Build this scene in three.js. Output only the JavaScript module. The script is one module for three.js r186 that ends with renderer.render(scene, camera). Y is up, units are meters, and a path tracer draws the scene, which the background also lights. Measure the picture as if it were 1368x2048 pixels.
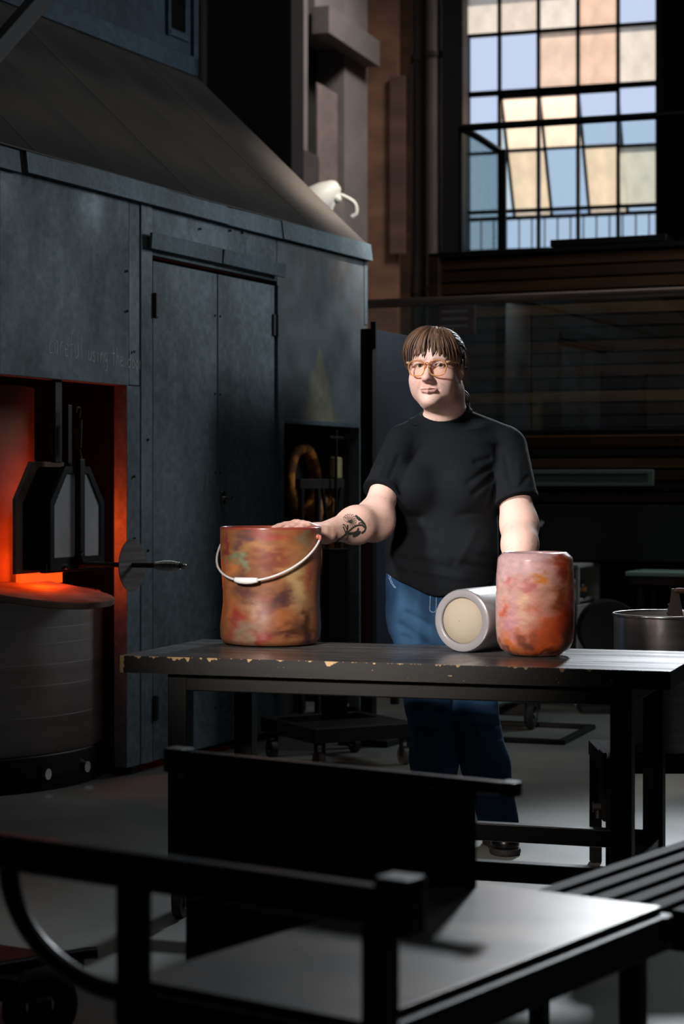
import * as THREE from 'three';
import { mergeGeometries, mergeVertices } from 'three/addons/utils/BufferGeometryUtils.js';
import { RoundedBoxGeometry } from 'three/addons/geometries/RoundedBoxGeometry.js';
import { RectAreaLightUniformsLib } from 'three/addons/lights/RectAreaLightUniformsLib.js';

// ------------------------------------------------------------------ camera, sky, lights, exposure
const scene = new THREE.Scene();
const camera = new THREE.PerspectiveCamera(28.723, 1368 / 2048, 0.1, 200);
camera.position.set(0, 1.17, 0);
camera.setViewOffset(1368, 2048, 0, 56, 1368, 2048);          // level camera, lens shifted a little downwards
camera.focus = 6.15; camera.userData.fStop = 4;
scene.add(camera);
const renderer = new THREE.WebGLRenderer({ antialias: true });
renderer.shadowMap.enabled = true;
renderer.toneMapping = THREE.LinearToneMapping;
renderer.toneMappingExposure = 1.0;
RectAreaLightUniformsLib.init();
{ // overcast-bright sky: pale lavender above, bluer lower down
  const W = 256, H = 128, d = new Float32Array(W * H * 4);
  for (let j = 0; j < H; j++) for (let i = 0; i < W; i++) {
    const el = ((j + 0.5) / H - 0.5) * Math.PI, k = Math.min(1, Math.max(0, el / 0.6));
    const c = el < 0 ? [0.22, 0.22, 0.22] : [0.72 + 0.20 * k, 0.82 + 0.08 * k, 0.94 + 0.06 * k];
    d.set([c[0], c[1], c[2], 1], (j * W + i) * 4);
  }
  const t = new THREE.DataTexture(d, W, H, THREE.RGBAFormat, THREE.FloatType);
  t.mapping = THREE.EquirectangularReflectionMapping; t.magFilter = THREE.LinearFilter; t.needsUpdate = true;
  scene.background = t;
}
function spot(color, intensity, pos, aim, angle, pen, size) {
  const l = new THREE.SpotLight(color, intensity, 0, angle, pen, 2);
  l.position.set(...pos); l.target.position.set(...aim); l.castShadow = true; l.shadow.radius = size; l.shadow.mapSize.set(2048, 2048);
  scene.add(l, l.target); return l;
}
// studio strobes: high left on the face, a cool one below the tall window; unseen fills added; the sun beyond the window
const area = (color, L, w, h, pos, aim) => { const r = new THREE.RectAreaLight(color, L, w, h); r.position.set(...pos); r.lookAt(...aim); scene.add(r); };
spot(0xfdf9f6, 90, [-2.2, 3.0, -4.3], [0.2, 1.36, -6.15], 0.17, 0.7, 12);
spot(0xfff2e6, 74, [-1.1, 2.02, -2.6], [0.12, 0.88, -5.6], 0.19, 0.7, 12);  // unseen spot added to light the bucket and jar
spot(0xe6edf4, 120, [2.3, 4.2, -12.4], [0.75, 0.6, -5.2], 0.24, 0.5, 12);
spot(0xf2e8de, 210, [2.3, 4.7, -9.0], [0.12, 2.55, -10.35], 0.17, 1.0, 14);  // unseen spot added to brighten the lower right end of the hood
area(0xdfe8ec, 9.5, 1.2, 1.2, [3.0, 3.1, -10.2], [-0.2, 1.8, -9.4]);  // unseen area light added to brighten the furnace face
area(0xdfe3e4, 0.8, 6, 4, [0.5, 8.7, -4.5], [-0.3, 0, -7.5]);  // unseen overhead fill added to lift floor and gallery
spot(0xfff4e4, 110, [2.6, 6.2, -9.9], [-0.03, 2.95, -12.5], 0.06, 0.8, 6);  // unseen narrow beam added to whiten the wall lamp
spot(0xf6eeea, 95, [3.2, 8.6, -15.2], [-0.5, 3.4, -17.6], 0.5, 0.6, 40);  // unseen spot added to brighten the plaster wall
area(0xe8ecef, 1.2, 3.2, 1.0, [0.6, 8.7, -11.6], [0.6, 0, -11.5]);  // unseen overhead strip added for a highlight on the handrail
{ const l = new THREE.DirectionalLight(0xfff0e2, 8.0); l.position.set(3.5, 14, -26); l.target.position.set(2, 0, -20); l.castShadow = true; Object.assign(l.shadow.camera, { left: -12, right: 12, top: 12, bottom: -12, far: 60 }); l.shadow.mapSize.set(2048, 2048); scene.add(l, l.target); }

// ------------------------------------------------------------------ helpers
let seed = 7;
const rnd = () => { seed = (seed * 1664525 + 1013904223) >>> 0; return seed / 4294967296; };
const rr = (a, b) => a + (b - a) * rnd();
const clamp = (x, a = 0, b = 1) => Math.min(b, Math.max(a, x));
const sstep = (a, b, x) => { const t = clamp((x - a) / (b - a)); return t * t * (3 - 2 * t); };
const hash = (i, j, s) => { let n = (i * 374761393 + j * 668265263 + s * 974711) | 0; n = Math.imul(n ^ (n >>> 13), 1274126177); return ((n ^ (n >>> 16)) >>> 0) / 4294967296; };
function vnoise(x, y, s = 1, px = 1e9, py = 1e9) {
  const i = Math.floor(x), j = Math.floor(y), u = x - i, v = y - j, a = u * u * (3 - 2 * u), b = v * v * (3 - 2 * v), w = (n, p) => ((n % p) + p) % p;
  const h = (p, q) => hash(w(i + p, px), w(j + q, py), s);
  return (h(0, 0) * (1 - a) + h(1, 0) * a) * (1 - b) + (h(0, 1) * (1 - a) + h(1, 1) * a) * b;
}
const fbm = (x, y, s = 1, o = 4, px = 1e9, py = 1e9) => { let t = 0, a = 0.5, n = 0; for (let k = 0; k < o; k++) { t += a * vnoise(x, y, s + k, px, py); n += a; a /= 2; x *= 2; y *= 2; px *= 2; py *= 2; } return t / n; };
const n3 = (x, y, z, s = 1) => (vnoise(x + z * 0.71, y - z * 0.37, s) + vnoise(y + x * 0.43 + 9, z * 1.1 - x * 0.2, s + 5)) / 2;
function tex(w, h, fn, srgb = true) {                         // fn(u, v) -> [r, g, b] 0..1
  const d = new Uint8Array(w * h * 4);
  for (let j = 0; j < h; j++) for (let i = 0; i < w; i++) { const c = fn((i + 0.5) / w, (j + 0.5) / h); for (let k = 0; k < 3; k++) d[(j * w + i) * 4 + k] = clamp(c[k]) * 255; d[(j * w + i) * 4 + 3] = c.length > 3 ? clamp(c[3]) * 255 : 255; }
  const t = new THREE.DataTexture(d, w, h); t.magFilter = THREE.LinearFilter; t.wrapS = t.wrapT = THREE.RepeatWrapping; if (srgb) t.colorSpace = THREE.SRGBColorSpace; t.needsUpdate = true; return t;
}
const rep = (t, x, y = x) => { const c = t.clone(); c.repeat.set(x, y); c.needsUpdate = true; return c; };
const mat = (o) => new THREE.MeshStandardMaterial(o);
const phys = (o) => new THREE.MeshPhysicalMaterial(o);
const taken = {};
const numbered = (n) => { taken[n] = (taken[n] ?? -1) + 1; return taken[n] ? `${n}_${String(taken[n]).padStart(3, '0')}` : n; };
function metric(g) {                                          // uv in metres, across each face's main direction
  g = g.index ? g.toNonIndexed() : g; g.computeBoundingBox();
  const p = g.attributes.position, n = g.attributes.normal, uv = new Float32Array(p.count * 2);
  for (let i = 0; i < p.count; i++) {
    const ax = Math.abs(n.getX(i)), ay = Math.abs(n.getY(i)), az = Math.abs(n.getZ(i)), X = p.getX(i), Y = p.getY(i), Z = p.getZ(i);
    if (ax >= ay && ax >= az) uv.set([Z, Y], i * 2); else if (ay >= az) uv.set([X, Z], i * 2); else uv.set([X, Y], i * 2);
  }
  g.setAttribute('uv', new THREE.BufferAttribute(uv, 2)); return g;
}
const E3 = new THREE.Euler(), V = (x, y, z) => new THREE.Vector3(x, y, z);
const put = (g, [x, y, z], rot) => { if (rot) g.applyMatrix4(new THREE.Matrix4().makeRotationFromEuler(E3.set(...rot))); return g.translate(x, y, z); };
const bx = (w, h, d, pos, rot, r) => put(metric(r === 0 ? new THREE.BoxGeometry(w, h, d) : new RoundedBoxGeometry(w, h, d, 1, Math.min(r ?? 0.004, w / 3, h / 3, d / 3))), pos, rot);
const slab = (w, h, pos) => new THREE.BoxGeometry(w, h, 0.004).translate(...pos);   // keeps one material slot per face
const cy = (r1, r2, h, pos, rot, seg = 24, open = false) => put(new THREE.CylinderGeometry(r1, r2, h, seg, 1, open).toNonIndexed(), pos, rot);
const sp = (r, pos, sc) => { const g = new THREE.SphereGeometry(r, 20, 14); if (sc) g.scale(...sc); return g.toNonIndexed().translate(...pos); };
const tube = (pts, r, seg = 40, rad = 10, closed = false) => new THREE.TubeGeometry(new THREE.CatmullRomCurve3(pts.map((p) => V(...p)), closed, 'catmullrom', 0.5), seg, r, rad, closed).toNonIndexed();
const lathe = (pts, seg = 64) => new THREE.LatheGeometry(pts.map(([x, y]) => new THREE.Vector2(x, y)), seg).toNonIndexed();
function prism(shape, depth, bevel = 0) { const s = new THREE.Shape(shape.map(([x, y]) => new THREE.Vector2(x, y))); return metric(new THREE.ExtrudeGeometry(s, { depth, bevelEnabled: bevel > 0, bevelSize: bevel, bevelThickness: bevel, bevelSegments: 1 })); }
function taperTube(pts, radii, sides = 6, flat = 1, up = null) {
  const c = new THREE.CatmullRomCurve3(pts.map((p) => V(...p))), N = 12, pos = [], idx = [];
  for (let i = 0; i <= N; i++) {
    const t = i / N, p = c.getPoint(t), T = c.getTangent(t), f = t * (radii.length - 1), k = Math.min(Math.floor(f), radii.length - 2), r = radii[k] + (radii[k + 1] - radii[k]) * (f - k);
    const out = up ? up(p) : V(0, 1, 0.01), B = V(0, 0, 0).crossVectors(T, out).normalize(), Nn = V(0, 0, 0).crossVectors(B, T).normalize();
    for (let j = 0; j < sides; j++) { const a = (j / sides) * 2 * Math.PI; const q = p.clone().addScaledVector(B, r * Math.cos(a)).addScaledVector(Nn, r * flat * Math.sin(a)); pos.push(q.x, q.y, q.z); }
  }
  for (let i = 0; i < N; i++) for (let j = 0; j < sides; j++) { const a = i * sides + j, b = i * sides + (j + 1) % sides, d = a + sides, e = b + sides; idx.push(a, b, d, b, e, d); }
  for (const [o, rev] of [[0, false], [N * sides, true]]) for (let j = 1; j < sides - 1; j++) rev ? idx.push(o, o + j, o + j + 1) : idx.push(o, o + j + 1, o + j);
  const g = new THREE.BufferGeometry(); g.setAttribute('position', new THREE.Float32BufferAttribute(pos, 3)); g.setIndex(idx); g.computeVertexNormals();
  g.setAttribute('uv', new THREE.Float32BufferAttribute(new Float32Array(pos.length / 3 * 2), 2)); return g;
}
function merge(gs) {
  if (gs.length === 1) return gs[0];
  const keep = gs.every((g) => g.attributes.color) ? ['position', 'normal', 'uv', 'color'] : ['position', 'normal', 'uv'];
  return mergeGeometries(gs.map((g) => { g = g.index ? g.toNonIndexed() : g; for (const k of Object.keys(g.attributes)) if (!keep.includes(k)) g.deleteAttribute(k); g.morphAttributes = {}; return g; }));
}
function obj(name, geoms, material, parent = scene) {
  const m = new THREE.Mesh(merge([].concat(geoms)), material); m.name = numbered(name); m.castShadow = m.receiveShadow = true; parent.add(m); return m;
}
const each = (name, geoms, material, parent) => geoms.map((g) => obj(name, g, material, parent));
function tag(o, label, category, group) { o.userData = { ...o.userData, label, category }; if (group) o.userData.group = group; return o; }
function thing(name, label, category, pos = [0, 0, 0], deg = 0, group) { const o = new THREE.Group(); o.name = numbered(name); o.position.set(...pos); o.rotation.y = deg * Math.PI / 180; scene.add(o); return tag(o, label, category, group); }
function setting(name, pos = [0, 0, 0], deg = 0) { const o = new THREE.Group(); o.name = numbered(name); o.position.set(...pos); o.rotation.y = deg * Math.PI / 180; o.userData.kind = 'structure'; scene.add(o); return o; }
function struct(name, geoms, m, parent = scene) { const o = obj(name, geoms, m, parent); if (parent === scene) o.userData.kind = 'structure'; return o; }
const place = (o, pos, deg) => { o.position.set(...pos); o.rotation.y = deg * Math.PI / 180; return o; };

// ------------------------------------------------------------------ materials
const mottle = (rgb, amp, s, seedN, fx = 6, fy = 6, grain = 0.06) => tex(512, 512, (u, v) => {
  const n = fbm(u * fx, v * fy, seedN, 5, fx, fy) - 0.5, g = hash(u * 512 | 0, v * 512 | 0, seedN + 3) - 0.5, k = 1 + n * amp * 2 + g * grain;
  return [rgb[0] * k + s * n, rgb[1] * k, rgb[2] * k - s * n];
});
const zincT = tex(512, 512, (u, v) => { const n = 0.45 * (fbm(u * 5, v * 3, 11, 5, 5, 3) - 0.5) + 0.10 * (fbm(u * 40, v * 6, 13, 3, 40, 6) - 0.5) + 0.30 * (fbm(u * 60, v * 60, 17, 2, 60, 60) - 0.5), k = 1 + n + 0.12 * (hash(u * 512 | 0, v * 512 | 0, 14) - 0.5); return [0.43 * k, 0.475 * k, 0.505 * k]; });
const zincR = tex(256, 256, (u, v) => { const k = 0.52 + 0.30 * fbm(u * 6, v * 4, 31, 4, 6, 4); return [k, k, k]; }, false);
const steelT = mottle([0.165, 0.165, 0.17], 0.3, 0.01, 21, 5, 7);
const blackT = mottle([0.085, 0.085, 0.09], 0.35, 0.0, 23, 7, 7);
const plasterT = mottle([0.60, 0.57, 0.56], 0.14, 0.02, 41, 4, 8);
const concreteT = mottle([0.47, 0.475, 0.455], 0.24, 0.02, 51, 5, 5, 0.05);
const timberT = tex(512, 256, (u, v) => { const n = fbm(u * 3, v * 40, 61, 4, 3, 40), k = 0.6 + 0.7 * n; return [0.44 * k, 0.315 * k, 0.18 * k]; });
const M = {
  zinc: mat({ map: rep(zincT, 0.7), roughnessMap: rep(zincR, 0.8), roughness: 1, metalness: 0.35 }),
  zincBand: mat({ map: rep(zincT, 1.3), color: 0xb9c4c9, roughness: 0.6, metalness: 0.35 }),
  hood: mat({ map: rep(mottle([0.31, 0.29, 0.275], 0.4, 0.02, 71, 3, 6), 0.5), roughness: 0.62, metalness: 0.25 }),
  duct: mat({ map: rep(zincT, 0.5), color: 0x98a6b6, roughness: 0.6, metalness: 0.35 }),
  dark: mat({ map: rep(blackT, 1), roughness: 0.75 }),
  black: mat({ map: rep(blackT, 1.2), color: 0xb4b4b4, roughness: 0.5, metalness: 0.2 }),
  gloss: mat({ map: rep(blackT, 1.2), color: 0xbbbbbb, roughness: 0.32, metalness: 0.35 }),
  steel: mat({ map: rep(steelT, 1.5), roughness: 0.45, metalness: 0.5 }),
  seat: mat({ map: rep(mottle([0.36, 0.345, 0.33], 0.35, 0.03, 81, 4, 6), 1.6), roughness: 0.36, metalness: 0.75 }),
  stainless: mat({ map: rep(tex(256, 256, (u, v) => { const k = 0.62 + 0.1 * (vnoise(u * 4, v * 180, 91, 4, 180) - 0.5); return [k, k * 0.985, k * 0.98]; }), 1), roughness: 0.24, metalness: 0.85 }),
  wrap: mat({ map: rep(tex(512, 512, (u, v) => { const b = fbm(u * 30, v * 2, 95, 3, 30, 2), s = vnoise(u * 3, v * 60, 96, 3, 60), k = 0.78 + 0.12 * (b - 0.5) + 0.1 * (s - 0.5); return [k, k * 0.965, k * 0.965]; }), 1), roughness: 0.42, metalness: 0.3 }),
  chrome: mat({ color: 0xc4c2bd, roughness: 0.22, metalness: 1 }),
  aluminium: mat({ map: rep(mottle([0.80, 0.81, 0.83], 0.14, 0, 101, 3, 3, 0.03), 2), roughness: 0.4, metalness: 0.2 }),
  iron: mat({ map: rep(mottle([0.24, 0.215, 0.205], 0.3, 0.02, 111, 6, 6), 2), roughness: 0.5, metalness: 0.5 }),
  firebrick: mat({ map: rep(mottle([0.55, 0.47, 0.42], 0.3, 0.04, 121, 6, 6), 2), roughness: 0.9 }),
  plaster: mat({ map: rep(plasterT, 0.4), roughness: 0.85 }),
  concrete: mat({ map: rep(concreteT, 0.35), roughnessMap: rep(tex(256, 256, (u, v) => { const k = 0.34 + 0.3 * fbm(u * 5, v * 5, 53, 4, 5, 5); return [k, k, k]; }, false), 0.5), roughness: 1 }),
  timber: [0xffffff, 0xb09a78, 0x8a7860, 0xe8c484, 0x6a5c4c].map((c) => mat({ map: rep(timberT, 0.5, 1), color: c, roughness: 0.6 })),
  brown: mat({ map: rep(mottle([0.53, 0.39, 0.32], 0.3, 0.03, 131, 4, 10), 0.6), roughness: 0.85 }),
  white: mat({ color: 0xe6e6e2, roughness: 0.45 }),
  handrail: mat({ color: 0xb49a8c, roughness: 0.3, metalness: 0.9 }),
  glass: phys({ color: 0xf4f8f6, transmission: 1, thickness: 0, roughness: 0.015, ior: 2.05 }),
  tealGlass: phys({ color: 0xf2f9f8, transmission: 1, thickness: 0, roughness: 0.03, ior: 1.5 }),
};

// ------------------------------------------------------------------ the hall (axes turned 18.2 degrees from the camera's)
const HALL = [1.185, 0, -20], HA = -18.2;
place(struct('floor', bx(24, 0.3, 28.4, [3, -0.15, 13.8], null, 0), M.concrete), HALL, HA);
place(struct('ceiling', bx(24, 0.3, 28.4, [3, 9.15, 13.8], null, 0), M.dark), HALL, HA);
place(struct('wall_left', bx(0.3, 9, 25.8, [-1.45, 4.5, 12.5], null, 0), M.dark), HALL, HA);
place(struct('wall_right', bx(0.3, 9, 25.8, [9.5, 4.5, 12.5], null, 0), M.dark), HALL, HA);
place(struct('wall_front', bx(14, 9, 0.3, [4, 4.5, 25.3], null, 0), M.dark), HALL, HA);
place(struct('wall_back', [bx(11, 3.49, 0.4, [3.9, 1.745, -0.2], null, 0), bx(11, 2.19, 0.4, [3.9, 7.905, -0.2], null, 0), bx(1.6, 3.32, 0.4, [-0.8, 5.15, -0.2], null, 0), bx(7.4, 3.32, 0.4, [5.685, 5.15, -0.2], null, 0)], M.dark), HALL, HA);
{
  const w = setting('window_1', HALL, HA), bar = M.gloss;
  const xs = [0, 0.397, 0.793, 1.189, 1.585, 1.981], ys = [3.49, 3.88, 4.466, 5.06, 5.645, 6.23, 6.81];
  for (const x of xs) obj('mullion', bx(x === 0 || x === 1.981 ? 0.06 : 0.036, 3.34, 0.05, [x, 5.15, -0.02]), bar, w);
  for (const y of ys) {
    if (y === 4.466) { obj('glazing_bar', bx(0.4, 0.03, 0.045, [0.198, y, -0.02]), bar, w); obj('glazing_bar', bx(0.4, 0.03, 0.045, [1.783, y, -0.02]), bar, w); continue; }
    obj('glazing_bar', bx(2.0, y === 5.06 ? 0.055 : 0.036, 0.045, [0.99, y, -0.02]), bar, w);
  }
  const clear = phys({ color: 0xf2f6ff, transmission: 1, thickness: 0, roughness: 0.02, ior: 1.5 });
  const frost = [0xffe2c8, 0xfbf3e4, 0xffdcc0, 0xf2e6d4, 0xdcc2a8].map((c, i) => phys({ map: rep(mottle([0.95, 0.94, 0.92], 0.1, 0.01, 140 + i, 3, 3, 0.03), 1.5), color: c, transmission: 1, thickness: 0, roughness: 0.93, ior: 1.45 }));
  // f, F frosted (one face rough, the other smooth), c clear
  const faced = (m) => m === clear ? clear : [clear, clear, clear, clear, m, clear];
  for (let r = 0; r < 6; r++) for (let c = 0; c < 5; c++) {
    const k = ['fcfff', 'fffFc', 'ccFFf', 'c...c', 'c...f', 'ccccc'][r][c]; if (k === '.') continue;
    const y1 = ys[6 - r], y0 = ys[5 - r];
    obj('pane', slab(0.36, y1 - y0 - 0.034, [(xs[c] + xs[c + 1]) / 2, (y0 + y1) / 2, -0.02]), faced(k === 'c' ? clear : k === 'F' ? frost[2 * (c & 1)] : frost[1 + 2 * (c & 1)]), w);
  }
  // the top-hung sash, pushed open at its foot
  const sash = new THREE.Group(); sash.name = 'sash'; sash.position.set(0.397, 5.03, -0.04); sash.rotation.x = 0.47; w.add(sash);
  const rowsS = [[0, -0.56, 'FFc'], [-0.56, -1.28, 'fcf']];
  for (let i = 0; i < 4; i++) obj('sash_bar', bx(0.03, 1.28, 0.035, [0.012 + i * 0.388, -0.64, 0]), bar, sash);
  for (const y of [-0.01, -0.56, -1.27]) obj('sash_bar', bx(1.188, 0.03, 0.035, [0.594, y, 0]), bar, sash);
  for (const [t, b, s] of rowsS) for (let c = 0; c < 3; c++) obj('pane', slab(0.356, t - b - 0.03, [0.206 + c * 0.388, (t + b) / 2, 0]), faced(s[c] === 'c' ? clear : s[c] === 'F' ? frost[0] : frost[4]), sash);
}
// balcony railing outside the window
{
  const t = thing('balcony_railing', 'thin upright railing bars outside the tall window', 'railing', HALL, HA);
  obj('rail', bx(2.4, 0.04, 0.04, [1, 3.93, -0.9]), M.gloss, t);
  obj('rail', bx(2.4, 0.04, 0.04, [1, 3.33, -0.9]), M.gloss, t);
  for (let i = 0; i < 18; i++) obj('baluster', cy(0.008, 0.008, 0.6, [-0.15 + i * 0.135, 3.63, -0.9], null, 8), M.gloss, t);
  obj('bracket', bx(2.4, 0.06, 0.9, [1, 3.28, -0.45]), M.gloss, t);
}
// plastered wall with niche, on the left of the window
{
  const w = setting('wall_plaster', [0.242, 0, -19], 71.8), s = 1.1875;       // local x runs into the depth, local z faces the hall
  const y = (v) => 1.17 + (v - 1.17) * s;
  struct('plaster', [bx(0.45, 7, 0.3, [-2.0 + 0.05, 4.0, -0.15]), bx(0.84, y(3.4) - 0.5, 0.3, [-1.11, (y(3.4) + 0.5) / 2, -0.15]), bx(0.84, 3.0, 0.3, [-1.11, y(4.53) + 1.5, -0.15]), bx(0.71, 7, 0.3, [-0.345, 4.0, -0.15])], M.plaster, w);
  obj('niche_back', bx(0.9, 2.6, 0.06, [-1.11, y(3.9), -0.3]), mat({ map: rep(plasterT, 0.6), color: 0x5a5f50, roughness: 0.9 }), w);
  obj('beam', bx(1.5, 0.24, 0.16, [-0.87, y(4.58), 0.08]), mat({ map: rep(plasterT, 0.5), color: 0xe8e8e8, roughness: 0.8 }), w);
}
{
  const p = thing('notice_board', 'pale paper panel fixed on the plaster wall beside the niche', 'notice board', [0.242, 0, -19], 71.8);
  obj('sheet', bx(0.55, 0.98, 0.02, [-1.36, 4.18, 0.05]), mat({ map: rep(plasterT, 1), color: 0xfff2f2, roughness: 0.8 }), p);
  obj('frame', bx(0.5, 0.62, 0.04, [-1.85, 3.72, 0.04]), mat({ map: rep(plasterT, 1), color: 0x9a989c, roughness: 0.8 }), p);
}
{
  const P = [0.242, 0, -19];
  place(struct('pilaster_1', [bx(0.30, 8.2, 0.5, [0.15, 4.1, -0.25])], M.brown), P, HA);
  place(struct('pilaster_2', [bx(0.13, 8.2, 0.3, [0.335, 4.1, -0.22])], mat({ map: rep(timberT, 0.3), color: 0xa09088, roughness: 0.8 })), P, HA);
  place(struct('column_1', [bx(0.2, 9, 0.2, [0.86, 4.5, 0.0])], M.black), P, HA);
  place(struct('pilaster_3', [bx(0.5, 8.6, 0.3, [2.62, 4.3, 0.15])], M.brown), HALL, HA);
  place(struct('column_2', [bx(0.75, 9, 0.3, [0, 4.5, 0])], M.dark), [-0.72, 0, -16.6], HA);
  const b = thing('timber_plank', 'long weathered board fixed upright beside the brown pilaster', 'board', P, HA);
  obj('board', bx(0.15, 1.68, 0.04, [0.31, 4.18, 0.03]), mat({ map: rep(mottle([0.42, 0.32, 0.28], 0.2, 0.03, 151, 2, 8), 1), roughness: 0.8 }), b);
  const d = (n, x, r, c, l, z) => { const t = thing(n, l, 'pipe', P, HA); obj('pipe', cy(r, r, 8.6, [x, 4.3, z], null, 24), mat({ map: rep(plasterT, 1, 3), color: c, roughness: 0.55 }), t); for (const y of [3.0, 5.2]) obj('clamp', cy(r + 0.012, r + 0.012, 0.05, [x, y, z], null, 24), M.iron, t); };
  d('down_pipe', 0.49, 0.075, 0x5d5955, 'darker of the two grey pipes beside the tall window', -0.12);
  d('down_pipe', 0.655, 0.07, 0xa09c98, 'paler of the two grey pipes beside the tall window', 0.0);
}
{ // white articulated lamp above the hood's corner
  const t = thing('wall_lamp', 'white articulated lamp with hooked arm above the furnace hood', 'lamp', [-0.09, 2.95, -12.5], 0);
  obj('shade', put(lathe([[0.03, 0.12], [0.05, 0.1], [0.085, 0.02], [0.1, -0.06], [0.098, -0.08], [0.09, -0.06], [0.04, 0.08]], 32), [-0.03, 0.02, 0], [0, 0, -0.95]), M.white, t);
  obj('arm', tube([[0.0, -0.12, 0], [0.03, -0.04, 0.02], [0.07, 0.02, 0.02], [0.13, 0.0, 0.02], [0.172, -0.035, 0.02], [0.178, -0.09, 0.02], [0.15, -0.115, 0.02]], 0.014), M.white, t);
  obj('joint', sp(0.028, [0.06, 0.0, 0.02]), M.white, t);
  obj('bracket', bx(0.03, 0.9, 0.03, [0.0, -0.5, 0]), M.iron, t);
}
// upper gallery: floor slab and glass balustrade with a return
{
  const P = [0.896, 0, -15];
  place(struct('floor_gallery', bx(7.5, 0.16, 3.2, [3.7, 2.78, -1.65]), M.black), P, HA);
  const t = thing('upper_balustrade', 'teal glass balustrade in front of the tall window', 'balustrade', P, HA);
  obj('handrail', tube([[-0.02, 3.84, 0], [1.9, 3.85, 0], [3.9, 3.85, 0]], 0.028, 8), M.steel, t);
  obj('return_rail', tube([[0, 3.84, 0], [0.02, 3.84, -0.5], [0.02, 3.84, -1.1]], 0.028, 8), M.gloss, t);
  obj('end_post', bx(0.055, 1.0, 0.06, [0.05, 3.35, -1.1]), M.gloss, t);
  obj('corner_post', bx(0.02, 1.0, 0.02, [-0.01, 3.35, 0]), M.gloss, t);
  for (let i = 0; i < 2; i++) obj('glass_pane', bx(1.93, 0.96, 0.012, [0.97 + i * 1.96, 3.34, 0], null, 0), M.tealGlass, t);
  obj('glass_pane', bx(0.012, 0.96, 1.02, [0.02, 3.34, -0.55], null, 0), M.tealGlass, t);
}
// timber bulkhead behind the lower gallery's glass, laid up from single boards
{
  const w = setting('wall_timber', [1.05, 0, -12.24], -24.1);
  struct('backing', bx(6.3, 2.5, 0.06, [2.6, 1.35, -0.09]), M.dark, w);
  let y = 0.9, i = 0;
  while (y < 2.55) { const h = 0.076; obj('board', bx(6.26, h - 0.012, 0.024, [2.59, y + h / 2, -0.045 + rr(-0.003, 0.003)], null, 0.003), M.timber[[1, 4, 2, 0, 4, 1, 2][i % 7]], w); y += h; i++; }
  struct('end_board', bx(0.07, 1.7, 0.1, [-0.52, 1.75, -0.03]), M.timber[2], w);
  struct('cap', bx(6.3, 0.03, 0.14, [2.6, 2.59, -0.05]), M.black, w);
  const c = thing('ledge_plank', 'dark plank lying on top of the timber bulkhead', 'plank', [1.05, 0, -12.24], -24.1);
  obj('plank', bx(0.72, 0.04, 0.2, [0.6, 2.63, -0.08]), M.black, c);
}
// lower gallery: deck, slatted front, steel fascia, glass
const GAL = [0.56, 0, -11.15], GA = -24.1;
{
  const w = setting('wall_gallery', GAL, GA);
  struct('deck', bx(6.6, 0.1, 1.2, [2.55, 1.36, -0.72]), M.dark, w);
  let y = 1.066, i = 0;
  for (const h of [0.062, 0.055, 0.062, 0.062, 0.05, 0.07]) { obj('slat', bx(6.4, h - 0.008, 0.03, [2.64, y + h / 2, -0.09], null, 0.004), M.timber[[2, 4, 1, 0, 4, 3][i++]], w); y += h + 0.002; }
  struct('fascia', [bx(6.5, 0.3, 0.12, [2.6, 0.906, -0.06])], mat({ map: rep(steelT, 0.6), roughness: 0.6, metalness: 0.2 }), w);
  struct('glass_channel', bx(6.4, 0.03, 0.05, [2.62, 1.45, -0.01]), M.steel, w);
  struct('back_board', bx(6.6, 1.3, 0.1, [2.6, 0.65, -2.6]), M.dark, w);
  struct('post', bx(0.09, 0.76, 0.09, [0.96, 0.38, -0.35]), M.dark, w);
  const t = thing('glass_balustrade', 'clear glass balustrade with brown handrail reflecting the furnace', 'balustrade', GAL, GA);
  obj('handrail', put(new THREE.CapsuleGeometry(0.026, 6.2, 6, 18).toNonIndexed(), [2.62, 2.19, 0], [0, 0, Math.PI / 2]), M.handrail, t);
  obj('glass_pane', bx(0.965, 0.72, 0.012, [0.035, 1.815, 0], null, 0), M.glass, t);
  obj('glass_pane', bx(1.6, 0.72, 0.012, [1.327, 1.815, 0], null, 0), M.glass, t);
  obj('glass_pane', bx(1.6, 0.72, 0.012, [2.94, 1.815, 0], null, 0), M.glass, t);
  const v = thing('vent_grille', 'long pale vent grille set in the slatted timber front', 'vent', GAL, GA);
  const vm = mat({ color: 0x9aa79c, roughness: 0.5, metalness: 0.3 });
  each('frame', [bx(0.92, 0.022, 0.03, [0.73, 1.236, -0.06]), bx(0.92, 0.022, 0.03, [0.73, 1.17, -0.06]), bx(0.03, 0.07, 0.03, [1.175, 1.203, -0.06]), bx(0.03, 0.07, 0.03, [0.285, 1.203, -0.06])], vm, v);
  for (let k = 0; k < 3; k++) obj('slat', bx(0.86, 0.004, 0.02, [0.73, 1.19 + k * 0.013, -0.066], [0.5, 0, 0]), vm, v);
  const g = thing('paper_tag', 'small white tag hanging on the dark gallery fascia', 'tag', GAL, GA);
  obj('tag', bx(0.022, 0.032, 0.003, [0.579, 0.954, 0.004], [0, 0, -0.5]), M.white, g);
  const sg = thing('wall_sign', 'dark rounded warning sign behind the balustrade above the head', 'sign', [1.05, 0, -12.24], -24.1);
  obj('plate', put(new RoundedBoxGeometry(0.25, 0.2, 0.02, 3, 0.009), [-0.36, 2.19, 0.03]), mat({ color: 0x4a1c18, roughness: 0.5 }), sg);
  for (let k = 0; k < 3; k++) obj('text_line', bx(0.17, 0.016, 0.004, [-0.37, 2.235 - k * 0.045, 0.042]), mat({ color: 0x7a6a60, roughness: 0.6 }), sg);
}
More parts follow.
